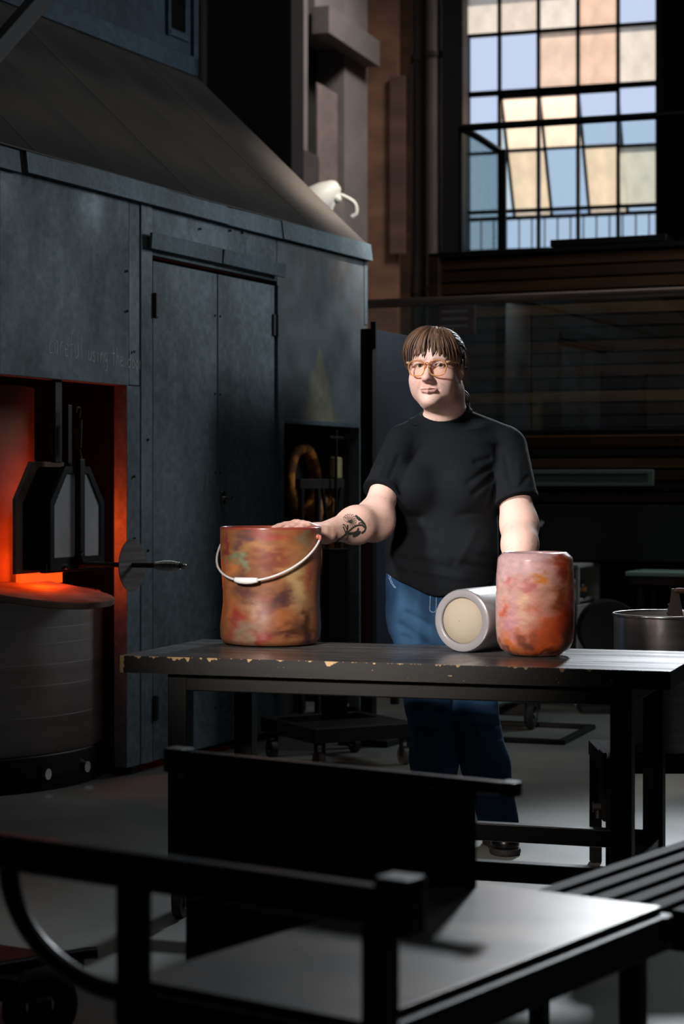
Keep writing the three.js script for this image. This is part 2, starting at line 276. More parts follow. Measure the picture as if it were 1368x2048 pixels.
// things under the gallery
{
  const c = thing('storage_cabinet', 'low grey cabinet with open shelf under the gallery', 'cabinet', [1.16, 0, -10.80], GA);
  const cm = mat({ color: 0xb8b8b4, roughness: 0.6 });
  each('carcass', [bx(0.36, 0.41, 0.03, [0, 0.53, -0.2]), bx(0.02, 0.72, 0.38, [-0.17, 0.36, 0]), bx(0.02, 0.53, 0.38, [0.17, 0.265, 0]), bx(0.02, 0.19, 0.02, [0.17, 0.63, 0.17]), bx(0.36, 0.02, 0.38, [0, 0.735, 0])], cm, c);
  obj('shelf', bx(0.318, 0.02, 0.36, [0, 0.55, 0]), cm, c);
  obj('door', bx(0.34, 0.5, 0.02, [0, 0.28, 0.2]), M.black, c);
  const bt = (n, l, pos, col, cap, h) => { const t = thing(n, l, 'bottle', pos); obj('body', put(lathe([[0, 0], [0.026, 0], [0.028, 0.01], [0.028, h * 0.66], [0.012, h * 0.82], [0.012, h * 0.86]], 24), [0, 0, 0]), mat({ color: col, roughness: 0.4 }), t); obj('label_band', cy(0.0286, 0.0286, h * 0.25, [0, h * 0.5, 0]), mat({ color: 0xb0703a, roughness: 0.6 }), t); obj('cap', cy(0.014, 0.016, h * 0.2, [0, h * 0.92, 0]), mat({ color: cap, roughness: 0.5 }), t); };
  bt('bottle', 'pale bottle with black cap standing in the grey cabinet', [1.235, 0.561, -10.68], 0xc9c4bb, 0x151515, 0.125);
  bt('bottle', 'small dark bottle beside the pale one in the grey cabinet', [1.285, 0.561, -10.73], 0x333333, 0x222222, 0.09);
  const b = thing('glass_shelf', 'pale green glass-topped bench under the gallery', 'bench', [1.93, 0, -10.35], GA);
  obj('top', bx(0.9, 0.022, 0.34, [0.02, 0.705, 0]), mat({ color: 0x9fbdb0, roughness: 0.25 }), b);
  obj('apron', bx(0.86, 0.045, 0.3, [0.02, 0.67, 0]), M.iron, b);
  for (const [x, z] of [[-0.36, -0.12], [0.4, -0.12], [-0.36, 0.12], [0.4, 0.12]]) obj('leg', bx(0.03, 0.65, 0.03, [x, 0.325, z]), M.dark, b);
  const k = thing('hose_drum', 'dark round drum with hose under the gallery behind the pot', 'drum', [1.37, 0, -10.3], 0);
  obj('drum', put(lathe([[0, -0.09], [0.15, -0.09], [0.155, -0.08], [0.12, -0.07], [0.12, 0.07], [0.155, 0.08], [0.15, 0.09], [0, 0.09]], 40), [0, 0.42, 0], [Math.PI / 2, 0, 0]), M.dark, k);
  for (let i = 0; i < 3; i++) obj('hose_coil', put(new THREE.TorusGeometry(0.127 + 0.006 * i, 0.016, 10, 40).toNonIndexed(), [0, 0.42, -0.04 + i * 0.04]), M.black, k);
  each('stand', [bx(0.05, 0.4, 0.05, [-0.1, 0.2, 0]), bx(0.05, 0.4, 0.05, [0.1, 0.2, 0]), bx(0.3, 0.03, 0.26, [0, 0.015, 0])], M.dark, k);
}

// ------------------------------------------------------------------ furnace cabinet: local x along its face into the depth, z out of the face
const FUR = [-0.86, 0, -7.98], FA = 65.9;
const chalk = mat({ color: 0xe6ecee, roughness: 0.9 });
{
  const f = thing('furnace_cabinet', 'large zinc sheet furnace cabinet with sloping hood and double doors', 'furnace', FUR, FA);
  const Z = M.zinc, T = 0.06, panel = (n, x0, x1, y0, y1, z = 0, m = Z, t = T) => obj(n, bx(x1 - x0, y1 - y0, t, [(x0 + x1) / 2, (y0 + y1) / 2, z - t / 2], null, 0.003), m, f);
  const wedgeT = tex(512, 420, (u, v) => {                    // sheet with a grainy yellowish wedge above the right opening and grey-brown mottling
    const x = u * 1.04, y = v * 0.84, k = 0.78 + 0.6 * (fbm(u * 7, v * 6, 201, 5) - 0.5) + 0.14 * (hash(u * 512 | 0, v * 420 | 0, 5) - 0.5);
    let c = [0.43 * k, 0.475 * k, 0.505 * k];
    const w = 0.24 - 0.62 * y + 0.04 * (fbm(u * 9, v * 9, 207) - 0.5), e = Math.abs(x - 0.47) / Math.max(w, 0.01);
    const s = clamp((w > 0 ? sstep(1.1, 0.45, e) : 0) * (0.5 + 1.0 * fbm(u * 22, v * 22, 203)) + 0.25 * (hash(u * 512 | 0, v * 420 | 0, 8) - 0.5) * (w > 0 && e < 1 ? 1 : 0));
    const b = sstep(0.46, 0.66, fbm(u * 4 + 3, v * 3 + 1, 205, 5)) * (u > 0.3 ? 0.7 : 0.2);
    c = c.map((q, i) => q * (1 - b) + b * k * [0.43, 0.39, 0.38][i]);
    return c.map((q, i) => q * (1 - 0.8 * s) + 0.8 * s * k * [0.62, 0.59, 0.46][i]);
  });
  const wedgeSheet = mat({ map: wedgeT, roughness: 0.62, metalness: 0.25 });
  const unit = (g, x0, x1, y0, y1) => { const p = g.attributes.position, uv = g.attributes.uv; for (let i = 0; i < p.count; i++) uv.setXY(i, (p.getX(i) - x0) / (x1 - x0), (p.getY(i) - y0) / (y1 - y0)); return g; };
  // face sheets
  panel('face_panel', -2.6, -0.9, 1.563, 2.31); panel('face_panel', -0.897, 0.018, 1.563, 2.31, 0.001);
  panel('face_panel', -2.6, -1.4, 0.05, 1.56);
  panel('jamb', 0.0, 0.105, 0.036, 1.563, 0.002); panel('jamb', 0.107, 0.2, 0.036, 2.31, 0.006);
  panel('face_panel', 0.02, 0.108, 1.566, 2.31);
  panel('face_panel', 0.2, 1.372, 2.105, 2.31, -0.002);
  obj('face_panel', unit(bx(1.04, 0.84, T, [1.893, 1.89, -T / 2], null, 0.003), 1.372, 2.412, 1.47, 2.31), wedgeSheet, f);
  panel('jamb', 1.36, 1.446, 0.036, 1.47, 0.002); panel('jamb', 2.329, 2.372, 0.036, 1.47, -0.002);
  panel('corner_strip', 2.376, 2.414, 1.978, 2.31, 0.006, M.zincBand, 0.02);
  panel('lintel_strip', 1.446, 2.33, 1.452, 1.475, 0.003, M.zincBand, 0.03);
  // eave band in lapped lengths
  [[-2.6, -0.79, 0], [-0.76, 0.83, 0.008], [0.80, 1.40, 0.003], [1.38, 2.42, 0.009]].forEach(([a, b, z], i) => obj('eave_band', bx(b - a, 0.088, 0.014, [(a + b) / 2, 2.343 + (i % 2) * 0.002, 0.012 + z], [-0.12, 0, (i - 1.5) * 0.002], 0.003), M.zincBand, f));
  // doors
  for (const [n, x0, x1, hx] of [['door', 0.208, 0.772, 0.21], ['door', 0.780, 1.348, 1.348]]) {
    const d = obj(n, bx(x1 - x0, 2.045, 0.03, [(x0 + x1) / 2, 1.06, -0.012], null, 0.004), Z, f);
    for (const y of [0.255, 1.9]) obj('hinge', [bx(0.045, 0.1, 0.012, [hx + (hx < 1 ? 0.012 : -0.012), y, 0.006]), cy(0.009, 0.009, 0.1, [hx, y, 0.012], null, 12)], M.iron, d);
    for (let i = 0; i < 6; i++) obj('rivet', put(new THREE.SphereGeometry(0.005, 8, 6).toNonIndexed(), [hx < 1 ? x1 - 0.02 : x0 + 0.02, 0.2 + i * 0.34, 0.004]), M.steel, d);
  }
  obj('door_latch', [bx(0.03, 0.06, 0.02, [0.81, 1.11, 0.008]), cy(0.008, 0.008, 0.05, [0.81, 1.11, 0.03], [Math.PI / 2, 0, 0], 12)], M.chrome, f);
  obj('door_frame', bx(0.02, 2.05, 0.035, [1.356, 1.06, 0.0]), M.zincBand, f);
  obj('transom_strip', bx(0.63, 0.066, 0.012, [0.46, 2.157, 0.028], [0.06, 0, 0], 0.003), M.zincBand, f);
  obj('transom_strip', bx(0.62, 0.064, 0.012, [1.075, 2.155, 0.034], [0.1, 0, -0.004], 0.003), M.zincBand, f);
  for (const [x, y] of [[0.16, 2.17], [1.37, 2.165], [0.62, 2.26], [1.02, 2.29], [0.05, 1.7], [0.05, 1.2], [0.05, 0.95], [0.16, 1.35], [0.16, 0.9], [0.0, 2.02], [0.0, 1.86], [0.9, 2.285], [1.4, 2.34], [0.2, 2.34], [-0.6, 2.34]]) obj('bolt', cy(0.0055, 0.0055, 0.007, [x, y, x < 0.21 && y < 2.1 ? 0.008 : 0.005], [Math.PI / 2, 0, 0], 8), M.steel, f);
  // chalk scrawl above the opening, stroke by stroke
  const G = {
    c: [[[.8, .85], [.45, 1], [.1, .6], [.2, .1], [.8, .1]]], a: [[[.8, .9], [.3, 1], [.1, .4], [.4, 0], [.8, .5], [.8, 1], [.85, 0]]], r: [[[.2, 1], [.25, 0]], [[.25, .6], [.5, .95], [.85, .95]]],
    e: [[[.15, .5], [.8, .6], [.5, 1], [.15, .6], [.3, .05], [.85, .1]]], f: [[[.9, 1.7], [.5, 1.8], [.4, 1], [.4, -.1]], [[.1, .9], [.9, 1]]], u: [[[.15, 1], [.15, .2], [.5, 0], [.85, .4], [.85, 1], [.85, 0]]],
    l: [[[.4, 1.8], [.45, 0]]], s: [[[.8, .9], [.3, .9], [.3, .6], [.75, .4], [.6, 0], [.1, .1]]], i: [[[.4, 1], [.45, 0]]], n: [[[.15, 1], [.2, 0]], [[.2, .6], [.5, 1], [.8, .7], [.85, 0]]],
    g: [[[.8, .9], [.3, 1], [.1, .4], [.5, .1], [.8, .6], [.8, -.6], [.3, -.7]]], t: [[[.5, 1.6], [.5, 0]], [[.1, 1.05], [.9, 1.1]]], h: [[[.2, 1.7], [.2, 0]], [[.2, .6], [.6, .95], [.85, 0]]],
    d: [[[.8, 1.8], [.8, 0]], [[.8, .8], [.3, .9], [.1, .3], [.5, 0], [.8, .4]]], o: [[[.5, 1], [.1, .5], [.4, 0], [.85, .4], [.5, 1]]],
  };
  const ink = []; let cx = -0.575;
  for (const [word, h, w] of [['careful', 0.052, 0.036], ['using', 0.04, 0.03], ['the', 0.042, 0.032], ['door', 0.036, 0.03]]) {
    for (const ch of word) { for (const s of G[ch]) { const p = s.map(([x, y]) => [cx + x * w * 0.85, 1.655 - (cx + 0.55) * 0.035 + y * h, 0.0012]); ink.push(tube(p, 0.0021, 14, 5)); } cx += w; }
    cx += 0.028;
  }
  obj('chalk_lettering', ink.map((g) => g.translate(0, 0, -0.0012).scale(1, 1, 0.2).translate(0, 0, 0.0015)), chalk, f);
  // sides, back and inner lining
  const D = M.dark;
  obj('side_panel', bx(0.02, 2.3, 1.9, [2.40, 1.2, -1.0], null, 0), Z, f); obj('back_panel', bx(5.0, 2.4, 0.04, [-0.1, 1.2, -1.95], null, 0), D, f);
  each('lining', [bx(0.03, 2.2, 1.75, [1.395, 1.15, -0.96], null, 0), bx(0.03, 2.2, 1.75, [0.8, 1.15, -0.96], null, 0), bx(3.4, 0.03, 1.8, [-0.9, 1.75, -0.98], null, 0), bx(0.9, 0.03, 1.8, [1.88, 1.6, -0.98], null, 0), bx(0.03, 2.2, 1.85, [-2.58, 1.15, -0.98], null, 0)], D, f);
  each('foot', [bx(0.06, 0.04, 0.06, [0.1, 0.02, -0.05]), bx(0.06, 0.04, 0.06, [1.4, 0.02, -0.05]), bx(0.06, 0.04, 0.06, [2.35, 0.02, -0.05])], M.black, f);
  // hood: lapped sheets sloping back to the duct
  const a = Math.atan2(0.95, 1.0), L = Math.hypot(0.95, 1.0);
  for (let i = 0; i < 8; i++) { const w = 0.63, x = 2.415 - w / 2 - i * (w - 0.02); if (x < -2.7) break; obj('hood_sheet', bx(w, L, 0.012, [0, 0, 0], null, 0.003).rotateX(-(Math.PI / 2 - a)).translate(x, 2.385 + 0.475, -0.5 - (i % 2) * 0.003), M.hood, f); }
  obj('hood_lip', tube([[-2.6, 2.392, 0.012], [-0.7, 2.386, 0.02], [-0.2, 2.39, 0.012], [0.6, 2.384, 0.02], [1.2, 2.388, 0.014], [2.41, 2.386, 0.016]], 0.006, 60, 6), M.hood, f);
  obj('hood_gable', prism([[0, 2.37], [1.9, 2.37], [1.9, 3.32], [1.0, 3.32]], 0.012).rotateY(Math.PI / 2).translate(2.40, 0, 0), M.hood, f);
  const duct = obj('duct', [bx(5.0, 3.2, 0.03, [-0.09, 4.92, -1.0], null, 0), bx(0.03, 3.2, 0.9, [2.4, 4.92, -1.45], null, 0)], M.duct, f);
  obj('duct_trim', [bx(0.05, 3.2, 0.02, [2.385, 4.92, -0.975])], mat({ map: rep(zincT, 1), color: 0xa8b6c6, roughness: 0.5, metalness: 0.4 }), duct);
  obj('duct_flange', [bx(5.0, 0.1, 0.02, [-0.09, 3.37, -0.975])], M.duct, duct);
  obj('inspection_hatch', bx(0.16, 1.1, 0.012, [2.2, 4.08, -0.978]), M.gloss, duct);
  each('hatch_frame', [bx(0.03, 1.2, 0.02, [2.1, 4.08, -0.976]), bx(0.22, 0.03, 0.02, [2.2, 3.5, -0.976])], M.duct, duct);
}
{ // diagonal strut in the top left corner, beyond the frame's edge it carries the hood
  const t = thing('hood_strut', 'grey diagonal strut bracing the hood in the upper left corner', 'strut', FUR, FA);
  obj('strut', bx(0.075, 1.6, 0.05, [0.02, 3.25, -0.3], [0, 0, -0.87]), mat({ map: rep(steelT, 1), color: 0xffffff, roughness: 0.6, metalness: 0.2 }), t);
}
// ------------------------------------------------------------------ crucible furnace in the main opening
{
  const f = thing('crucible_furnace', 'round steel-wrapped furnace glowing orange behind its arched door', 'furnace', FUR, FA), C = [-0.237, -0.749], c = -0.45;
  obj('drum', put(lathe([[0, 0.14], [0.672, 0.14], [0.672, 0.72], [0.66, 0.735], [0, 0.735]], 96), [C[0], 0, C[1]]), M.wrap, f);
  const seams = []; for (const y of [0.3, 0.42, 0.5, 0.58, 0.64]) seams.push(put(new THREE.TorusGeometry(0.6715, 0.0011, 6, 96).toNonIndexed(), [C[0], y, C[1]], [Math.PI / 2 + 0.03, 0, 0]));
  obj('wrap_seam', seams, M.wrap, f);
  obj('base_ring', put(lathe([[0.5, 0], [0.676, 0], [0.68, 0.13], [0.66, 0.142], [0.5, 0.142]], 96), [C[0], 0, C[1]]), M.black, f);
  for (const ang of [-0.88, -0.3, 0.05]) obj('bolt', cy(0.022, 0.022, 0.02, [C[0] + 0.684 * Math.sin(ang), 0.065, C[1] + 0.684 * Math.cos(ang)], [Math.PI / 2, ang, 0], 12), M.chrome, f);
  // upper body with the glowing mouth
  obj('upper_shell', put(lathe([[0.3, 0.735], [0.52, 0.735], [0.52, 1.55], [0.3, 1.55]], 64), [C[0] - 0.2, 0, C[1] - 0.02]), M.firebrick, f);
  const hot = mat({ color: 0x301008, emissive: 0xff4c12, emissiveIntensity: 1.5, roughness: 0.9 });
  obj('glowing_mouth_fire', prism([[c + 0.0, 0.78], [c + 0.3, 0.78], [c + 0.3, 1.0], [c + 0.24, 1.08], [c + 0.06, 1.08], [c + 0.0, 1.0]], 0.02).translate(0, 0, -0.225), hot, f);
  // shelf: a tongue that dips towards its front
  const sh = []; for (let i = 0; i <= 40; i++) { const a = Math.PI * i / 40; sh.push([c - 0.06 + 0.28 * Math.sign(Math.cos(a)) * Math.pow(Math.abs(Math.cos(a)), 0.8), 0.30 * Math.pow(Math.sin(a), 0.8)]); }
  const shelf = obj('shelf', prism([[c + 0.22, -0.2], ...sh, [c - 0.34, -0.2]], 0.018, 0.004).rotateX(Math.PI / 2 ).translate(0, 0.757, -0.1), M.firebrick, f);
  shelf.geometry.translate(-c, -0.757, 0.1).rotateX(0.14).translate(c - 0.02, 0.772, -0.105);
  obj('shelf_rod', tube([[c - 0.3, 0.762, -0.06], [c - 0.12, 0.742, 0.1], [c + 0.05, 0.735, 0.13], [c + 0.26, 0.757, -0.03]], 0.004, 24, 6), M.black, f);
  // door: hexagonal flange, box, front plate with two bright panels, hanger strap
  const hex = (hw, y0, ys, y1, tw) => [[c - hw, y0], [c + hw, y0], [c + hw, ys], [c + tw, y1], [c - tw, y1], [c - hw, ys]];
  const d = obj('door', prism(hex(0.232, 0.838, 1.114, 1.252, 0.128), 0.014, 0.002).translate(0, 0, -0.085), M.firebrick, f);
  obj('door_box', prism(hex(0.19, 0.852, 1.098, 1.232, 0.085), 0.118, 0.002).translate(0, 0, -0.08), M.black, d);
  const fr = new THREE.Shape(hex(0.192, 0.85, 1.1, 1.235, 0.087).map(([x, y]) => new THREE.Vector2(x, y))), hole = (pts) => fr.holes.push(new THREE.Path(pts.map(([x, y]) => new THREE.Vector2(x, y))));
  hole([[c - 0.165, 0.895], [c - 0.165, 1.09], [c - 0.075, 1.21], [c + 0.075, 1.21], [c + 0.165, 1.09], [c + 0.165, 0.895]]);
  obj('door_frame', metric(new THREE.ExtrudeGeometry(fr, { depth: 0.014, bevelEnabled: true, bevelSize: 0.002, bevelThickness: 0.002, bevelSegments: 1 })).translate(0, 0, 0.036), M.steel, d);
  for (const s of [-1, 1]) obj('door_panel', prism([[c + s * 0.012, 0.897], [c + s * 0.163, 0.897], [c + s * 0.163, 1.088], [c + s * 0.074, 1.207], [c + s * 0.012, 1.207]], 0.006, 0.002).translate(0, 0, 0.038), M.aluminium, d);
  obj('hanger_strap', [bx(0.036, 0.37, 0.02, [c + 0.005, 1.08, 0.06]), bx(0.03, 0.06, 0.03, [c, 0.885, 0.066], [0, 0, 0.5])], M.black, d);
  obj('bottom_plate', bx(0.42, 0.035, 0.03, [c, 0.858, 0.03]), M.steel, d);
  for (const x of [-0.09, 0.15]) obj('bolt', cy(0.01, 0.01, 0.02, [c + x, 0.86, 0.052], [Math.PI / 2, 0, 0], 10), M.chrome, d);
  obj('hanger_rod', [bx(0.05, 0.6, 0.02, [c - 0.02, 1.55, -0.03]), bx(0.03, 0.3, 0.02, [c - 0.02, 1.32, 0.02])], M.iron, f);
  obj('turnbuckle', [cy(0.012, 0.009, 0.11, [c + 0.045, 1.36, 0.03], null, 12), tube([[c + 0.02, 1.44, 0.03], [c + 0.03, 1.46, 0.03], [c + 0.05, 1.455, 0.03], [c + 0.045, 1.42, 0.03]], 0.004, 16, 6), tube([[c + 0.045, 1.3, 0.03], [c + 0.05, 1.27, 0.035], [c + 0.03, 1.24, 0.05]], 0.004, 16, 6)], M.iron, f);
  // handle rod with heat shield and spring grip, standing straight out of the door
  const R = [c + 0.0, 0.868], h = obj('handle_rod', cy(0.0095, 0.0095, 0.36, [R[0], R[1], 0.22], [Math.PI / 2, 0, 0], 14), M.iron, f);
  const disc = []; for (let i = 0; i <= 48; i++) { const a = i / 48 * 2 * Math.PI; disc.push([R[0] + 0.098 * Math.cos(a), R[1] + 0.098 * Math.sin(a)]); }
  obj('heat_shield', prism(disc, 0.003).translate(0, 0, 0.285), mat({ map: rep(tex(256, 256, (u, v) => { const k = 0.62 + 0.18 * (vnoise(u * 2, v * 34, 301, 2, 34) - 0.5) + 0.1 * (fbm(u * 5, v * 5, 303) - 0.5); return [k, k * 0.94, k * 0.93]; }), 3), roughness: 0.45, metalness: 0.55 }), h);
  const coil = []; for (let i = 0; i <= 220; i++) { const t = i / 220, r = 0.0115 + 0.0065 * Math.sin(Math.PI * t); coil.push([R[0] + r * Math.cos(t * 16 * 2 * Math.PI), R[1] + r * Math.sin(t * 16 * 2 * Math.PI), 0.385 + 0.105 * t]); }
  obj('spring_grip', tube(coil, 0.0024, 440, 6), M.chrome, h);
  obj('grip_core', cy(0.008, 0.008, 0.12, [R[0], R[1], 0.44], [Math.PI / 2, 0, 0], 12), M.iron, h);
  obj('end_knob', sp(0.0115, [R[0], R[1], 0.505]), M.chrome, h);
  const w = (x, y, z) => V(x, y, z).applyAxisAngle(V(0, 1, 0), FA * Math.PI / 180).add(V(...FUR)).toArray();
  for (const [p, I] of [[[c + 0.27, 1.0, -0.125], 0.26], [[c + 0.02, 0.83, -0.11], 0.20], [[c - 0.15, 0.95, -0.15], 0.025]]) { const l = new THREE.PointLight(0xff4a10, I, 0, 2); l.position.set(...w(...p)); l.castShadow = true; l.shadow.radius = 2; scene.add(l); }
}
// ------------------------------------------------------------------ gear seen in the cabinet's right opening
{
  const ring = (rx, ry, r, n = 40) => { const p = []; for (let i = 0; i < n; i++) { const a = i / n * 2 * Math.PI; p.push([rx * Math.cos(a), ry * Math.sin(a), 0]); } return tube(p, r, 60, 12, true); };
  const orange = mat({ map: rep(tex(256, 64, (u, v) => { const n = fbm(u * 6, v * 3, 311, 4, 6, 3), s = sstep(0.35, 0.6, n); return [0.55 + 0.42 * s, 0.33 + 0.30 * s, 0.14 + 0.06 * s]; }), 3, 1), roughness: 0.7 });
  const cream = mat({ map: rep(tex(256, 64, (u, v) => { const n = fbm(u * 5, v * 3, 313, 4, 5, 3), s = sstep(0.4, 0.62, n); return [0.72 + 0.1 * s, 0.44 + 0.2 * s, 0.14 + 0.3 * s]; }), 3, 1), roughness: 0.7 });
  const o = (x, y, z) => V(x, y, z).applyAxisAngle(V(0, 1, 0), FA * Math.PI / 180).add(V(...FUR)).toArray();
  const a = thing('kiln_arch', 'orange arch of a small kiln in the cabinet opening', 'kiln', o(2.14, 0, -0.235), FA);
  obj('arch', put(ring(0.155, 0.165, 0.032), [0, 1.185, 0]), orange, a);
  obj('back_plate', prism([[-0.13, 0.02], [0.13, 0.02], [0.13, 1.2], [0.08, 1.31], [-0.08, 1.31], [-0.13, 1.2]], 0.03).translate(0, 0, -0.07), M.iron, a);
  obj('hood_cap', put(ring(0.16, 0.18, 0.02), [0.0, 1.225, -0.05]), M.steel, a);
  const b = thing('pipe_stand', 'rusty steel frame with crossbar standing before the kiln arch', 'stand', o(2.0, 0, -0.07), FA);
  obj('crossbar', bx(0.52, 0.05, 0.03, [0.0, 1.17, 0]), M.iron, b);
  for (const x of [-0.22, -0.03, 0.24]) obj('upright', bx(0.028, 1.145, 0.025, [x, 0.5725, 0]), M.iron, b);
  each('brace', [bx(0.024, 0.26, 0.014, [0.03, 1.03, 0.016], [0, 0, 0.3]), bx(0.024, 0.26, 0.014, [0.18, 1.03, 0.016], [0, 0, -0.3])], M.steel, b);
  const e = thing('kiln_ring', 'oval orange and cream ring of firebrick below the crossbar', 'kiln', o(2.2, 0, -0.14), FA);
  obj('ring', put(ring(0.13, 0.17, 0.036), [0, 0.915, 0]), cream, e);
  obj('core', prism([[-0.1, 0.76], [0.1, 0.76], [0.1, 1.06], [-0.1, 1.06]], 0.012).translate(0, 0, -0.034), M.dark, e);
  each('foot', [bx(0.2, 0.03, 0.06, [0, 0.015, 0]), bx(0.04, 0.72, 0.03, [0, 0.37, -0.015])], M.iron, e);
  const t = thing('tee_bar', 'grey T-shaped bar standing in the cabinet opening', 'bar', o(2.10, 0, -0.03), FA);
  each('bar', [bx(0.016, 1.44, 0.014, [0.0, 0.72, 0]), bx(0.17, 0.014, 0.016, [0.0, 1.40, 0])], M.steel, t);
  const s = thing('fire_brick', 'pale stained brick resting on the crossbar in the cabinet opening', 'brick', o(2.19, 1.195, -0.07), FA);
  obj('block', bx(0.1, 0.11, 0.03, [0, 0.055, 0], null, 0.012), mat({ map: rep(mottle([0.50, 0.48, 0.36], 0.6, 0.05, 321, 5, 5), 2), roughness: 0.9 }), s);
}
// ------------------------------------------------------------------ rolling screen beside the cabinet, second trolley, floor frame
function caster(parent, x, y, z, r = 0.038) { // wheel (> hub) under a fork
  const wv = obj('caster', [cy(r, r, 0.026, [x, r, z], [0, 0, Math.PI / 2], 24)], mat({ color: 0x4a4846, roughness: 0.6 }), parent);
  obj('fork', [bx(0.004, y - r + 0.008, 0.03, [x - 0.018, (y + r) / 2, z + 0.006]), bx(0.004, y - r + 0.008, 0.03, [x + 0.018, (y + r) / 2, z + 0.006]), cy(0.02, 0.02, 0.012, [x, y - 0.004, z], null, 14)], M.steel, wv);
  obj('hub', cy(r * 0.38, r * 0.38, 0.032, [x, r, z], [0, 0, Math.PI / 2], 14), M.chrome, wv);
}
{
  const s = thing('rolling_screen', 'dark blue steel heat screen on a square base with casters', 'screen', [-0.02, 0, -8.45], FA - 38);
  each('base_frame', [bx(0.47, 0.06, 0.05, [0, 0.145, 0.235]), bx(0.47, 0.06, 0.05, [0, 0.145, -0.235]), bx(0.05, 0.06, 0.47, [-0.22, 0.145, 0]), bx(0.05, 0.06, 0.47, [0.22, 0.145, 0])], M.steel, s);
  obj('base_plate', bx(0.46, 0.008, 0.22, [0, 0.172, 0.12]), M.steel, s);
  for (const [x, z] of [[-0.2, 0.22], [0.2, 0.22], [-0.2, -0.22], [0.2, -0.22]]) caster(s, x, 0.115, z);
  obj('post', bx(0.09, 0.75, 0.07, [0.03, 0.52, -0.08]), M.black, s);
  const q = thing('steel_door', 'dark blue-grey steel door leaf behind the person', 'door', [0.118, 0, -8.9], FA);
  obj('leaf', bx(0.84, 1.60, 0.03, [0.45, 1.06, 0], null, 0.004), mat({ map: rep(mottle([0.21, 0.235, 0.29], 0.4, -0.02, 331, 4, 3), 0.8), roughness: 0.5, metalness: 0.35 }), q);
  obj('edge_post', bx(0.05, 1.83, 0.06, [0.0, 0.945, 0.0]), M.black, q);
  each('rail', [bx(0.84, 0.03, 0.036, [0.45, 1.17 - 0.2, 0.002]), bx(0.03, 0.8, 0.036, [0.3, 0.56, 0.002])], M.dark, q);
  obj('foot', bx(0.6, 0.03, 0.24, [0.3, 0.015, -0.03]), M.black, q);
  obj('hinge', cy(0.014, 0.014, 0.12, [-0.012, 1.83, 0.03], null, 12), M.black, q);
}
{
  const t = thing('floor_trolley', 'low wheeled trolley with bluish foot bar behind the legs', 'trolley', [0.80, 0, -9.55], -20);
  obj('foot_bar', tube([[-0.02, 0.15, 0.28], [0.12, 0.17, 0.02], [0.14, 0.17, -0.02]], 0.016, 12, 8), mat({ color: 0x8aa4a4, roughness: 0.4, metalness: 0.4 }), t);
  obj('deck', bx(0.34, 0.06, 0.3, [-0.08, 0.1, -0.1]), M.black, t);
  for (const [x, z] of [[0.1, -0.02], [-0.18, 0.02]]) { const w = obj('wheel', put(new THREE.TorusGeometry(0.05, 0.022, 10, 28).toNonIndexed(), [x, 0.072, z], [0, Math.PI / 2, 0]), M.dark, t); obj('hub', cy(0.02, 0.02, 0.05, [x, 0.072, z], [0, 0, Math.PI / 2], 14), M.chrome, w); }
  const f = thing('floor_frame', 'flat black angle-iron frame lying on the floor', 'frame', [0.93, 0, -9.32], -20);
  each('angle_bar', [bx(0.46, 0.022, 0.035, [-0.06, 0.011, 0.3]), bx(0.035, 0.022, 0.62, [0.17, 0.011, 0.0]), bx(0.46, 0.022, 0.035, [-0.06, 0.011, -0.3])], M.black, f);
}

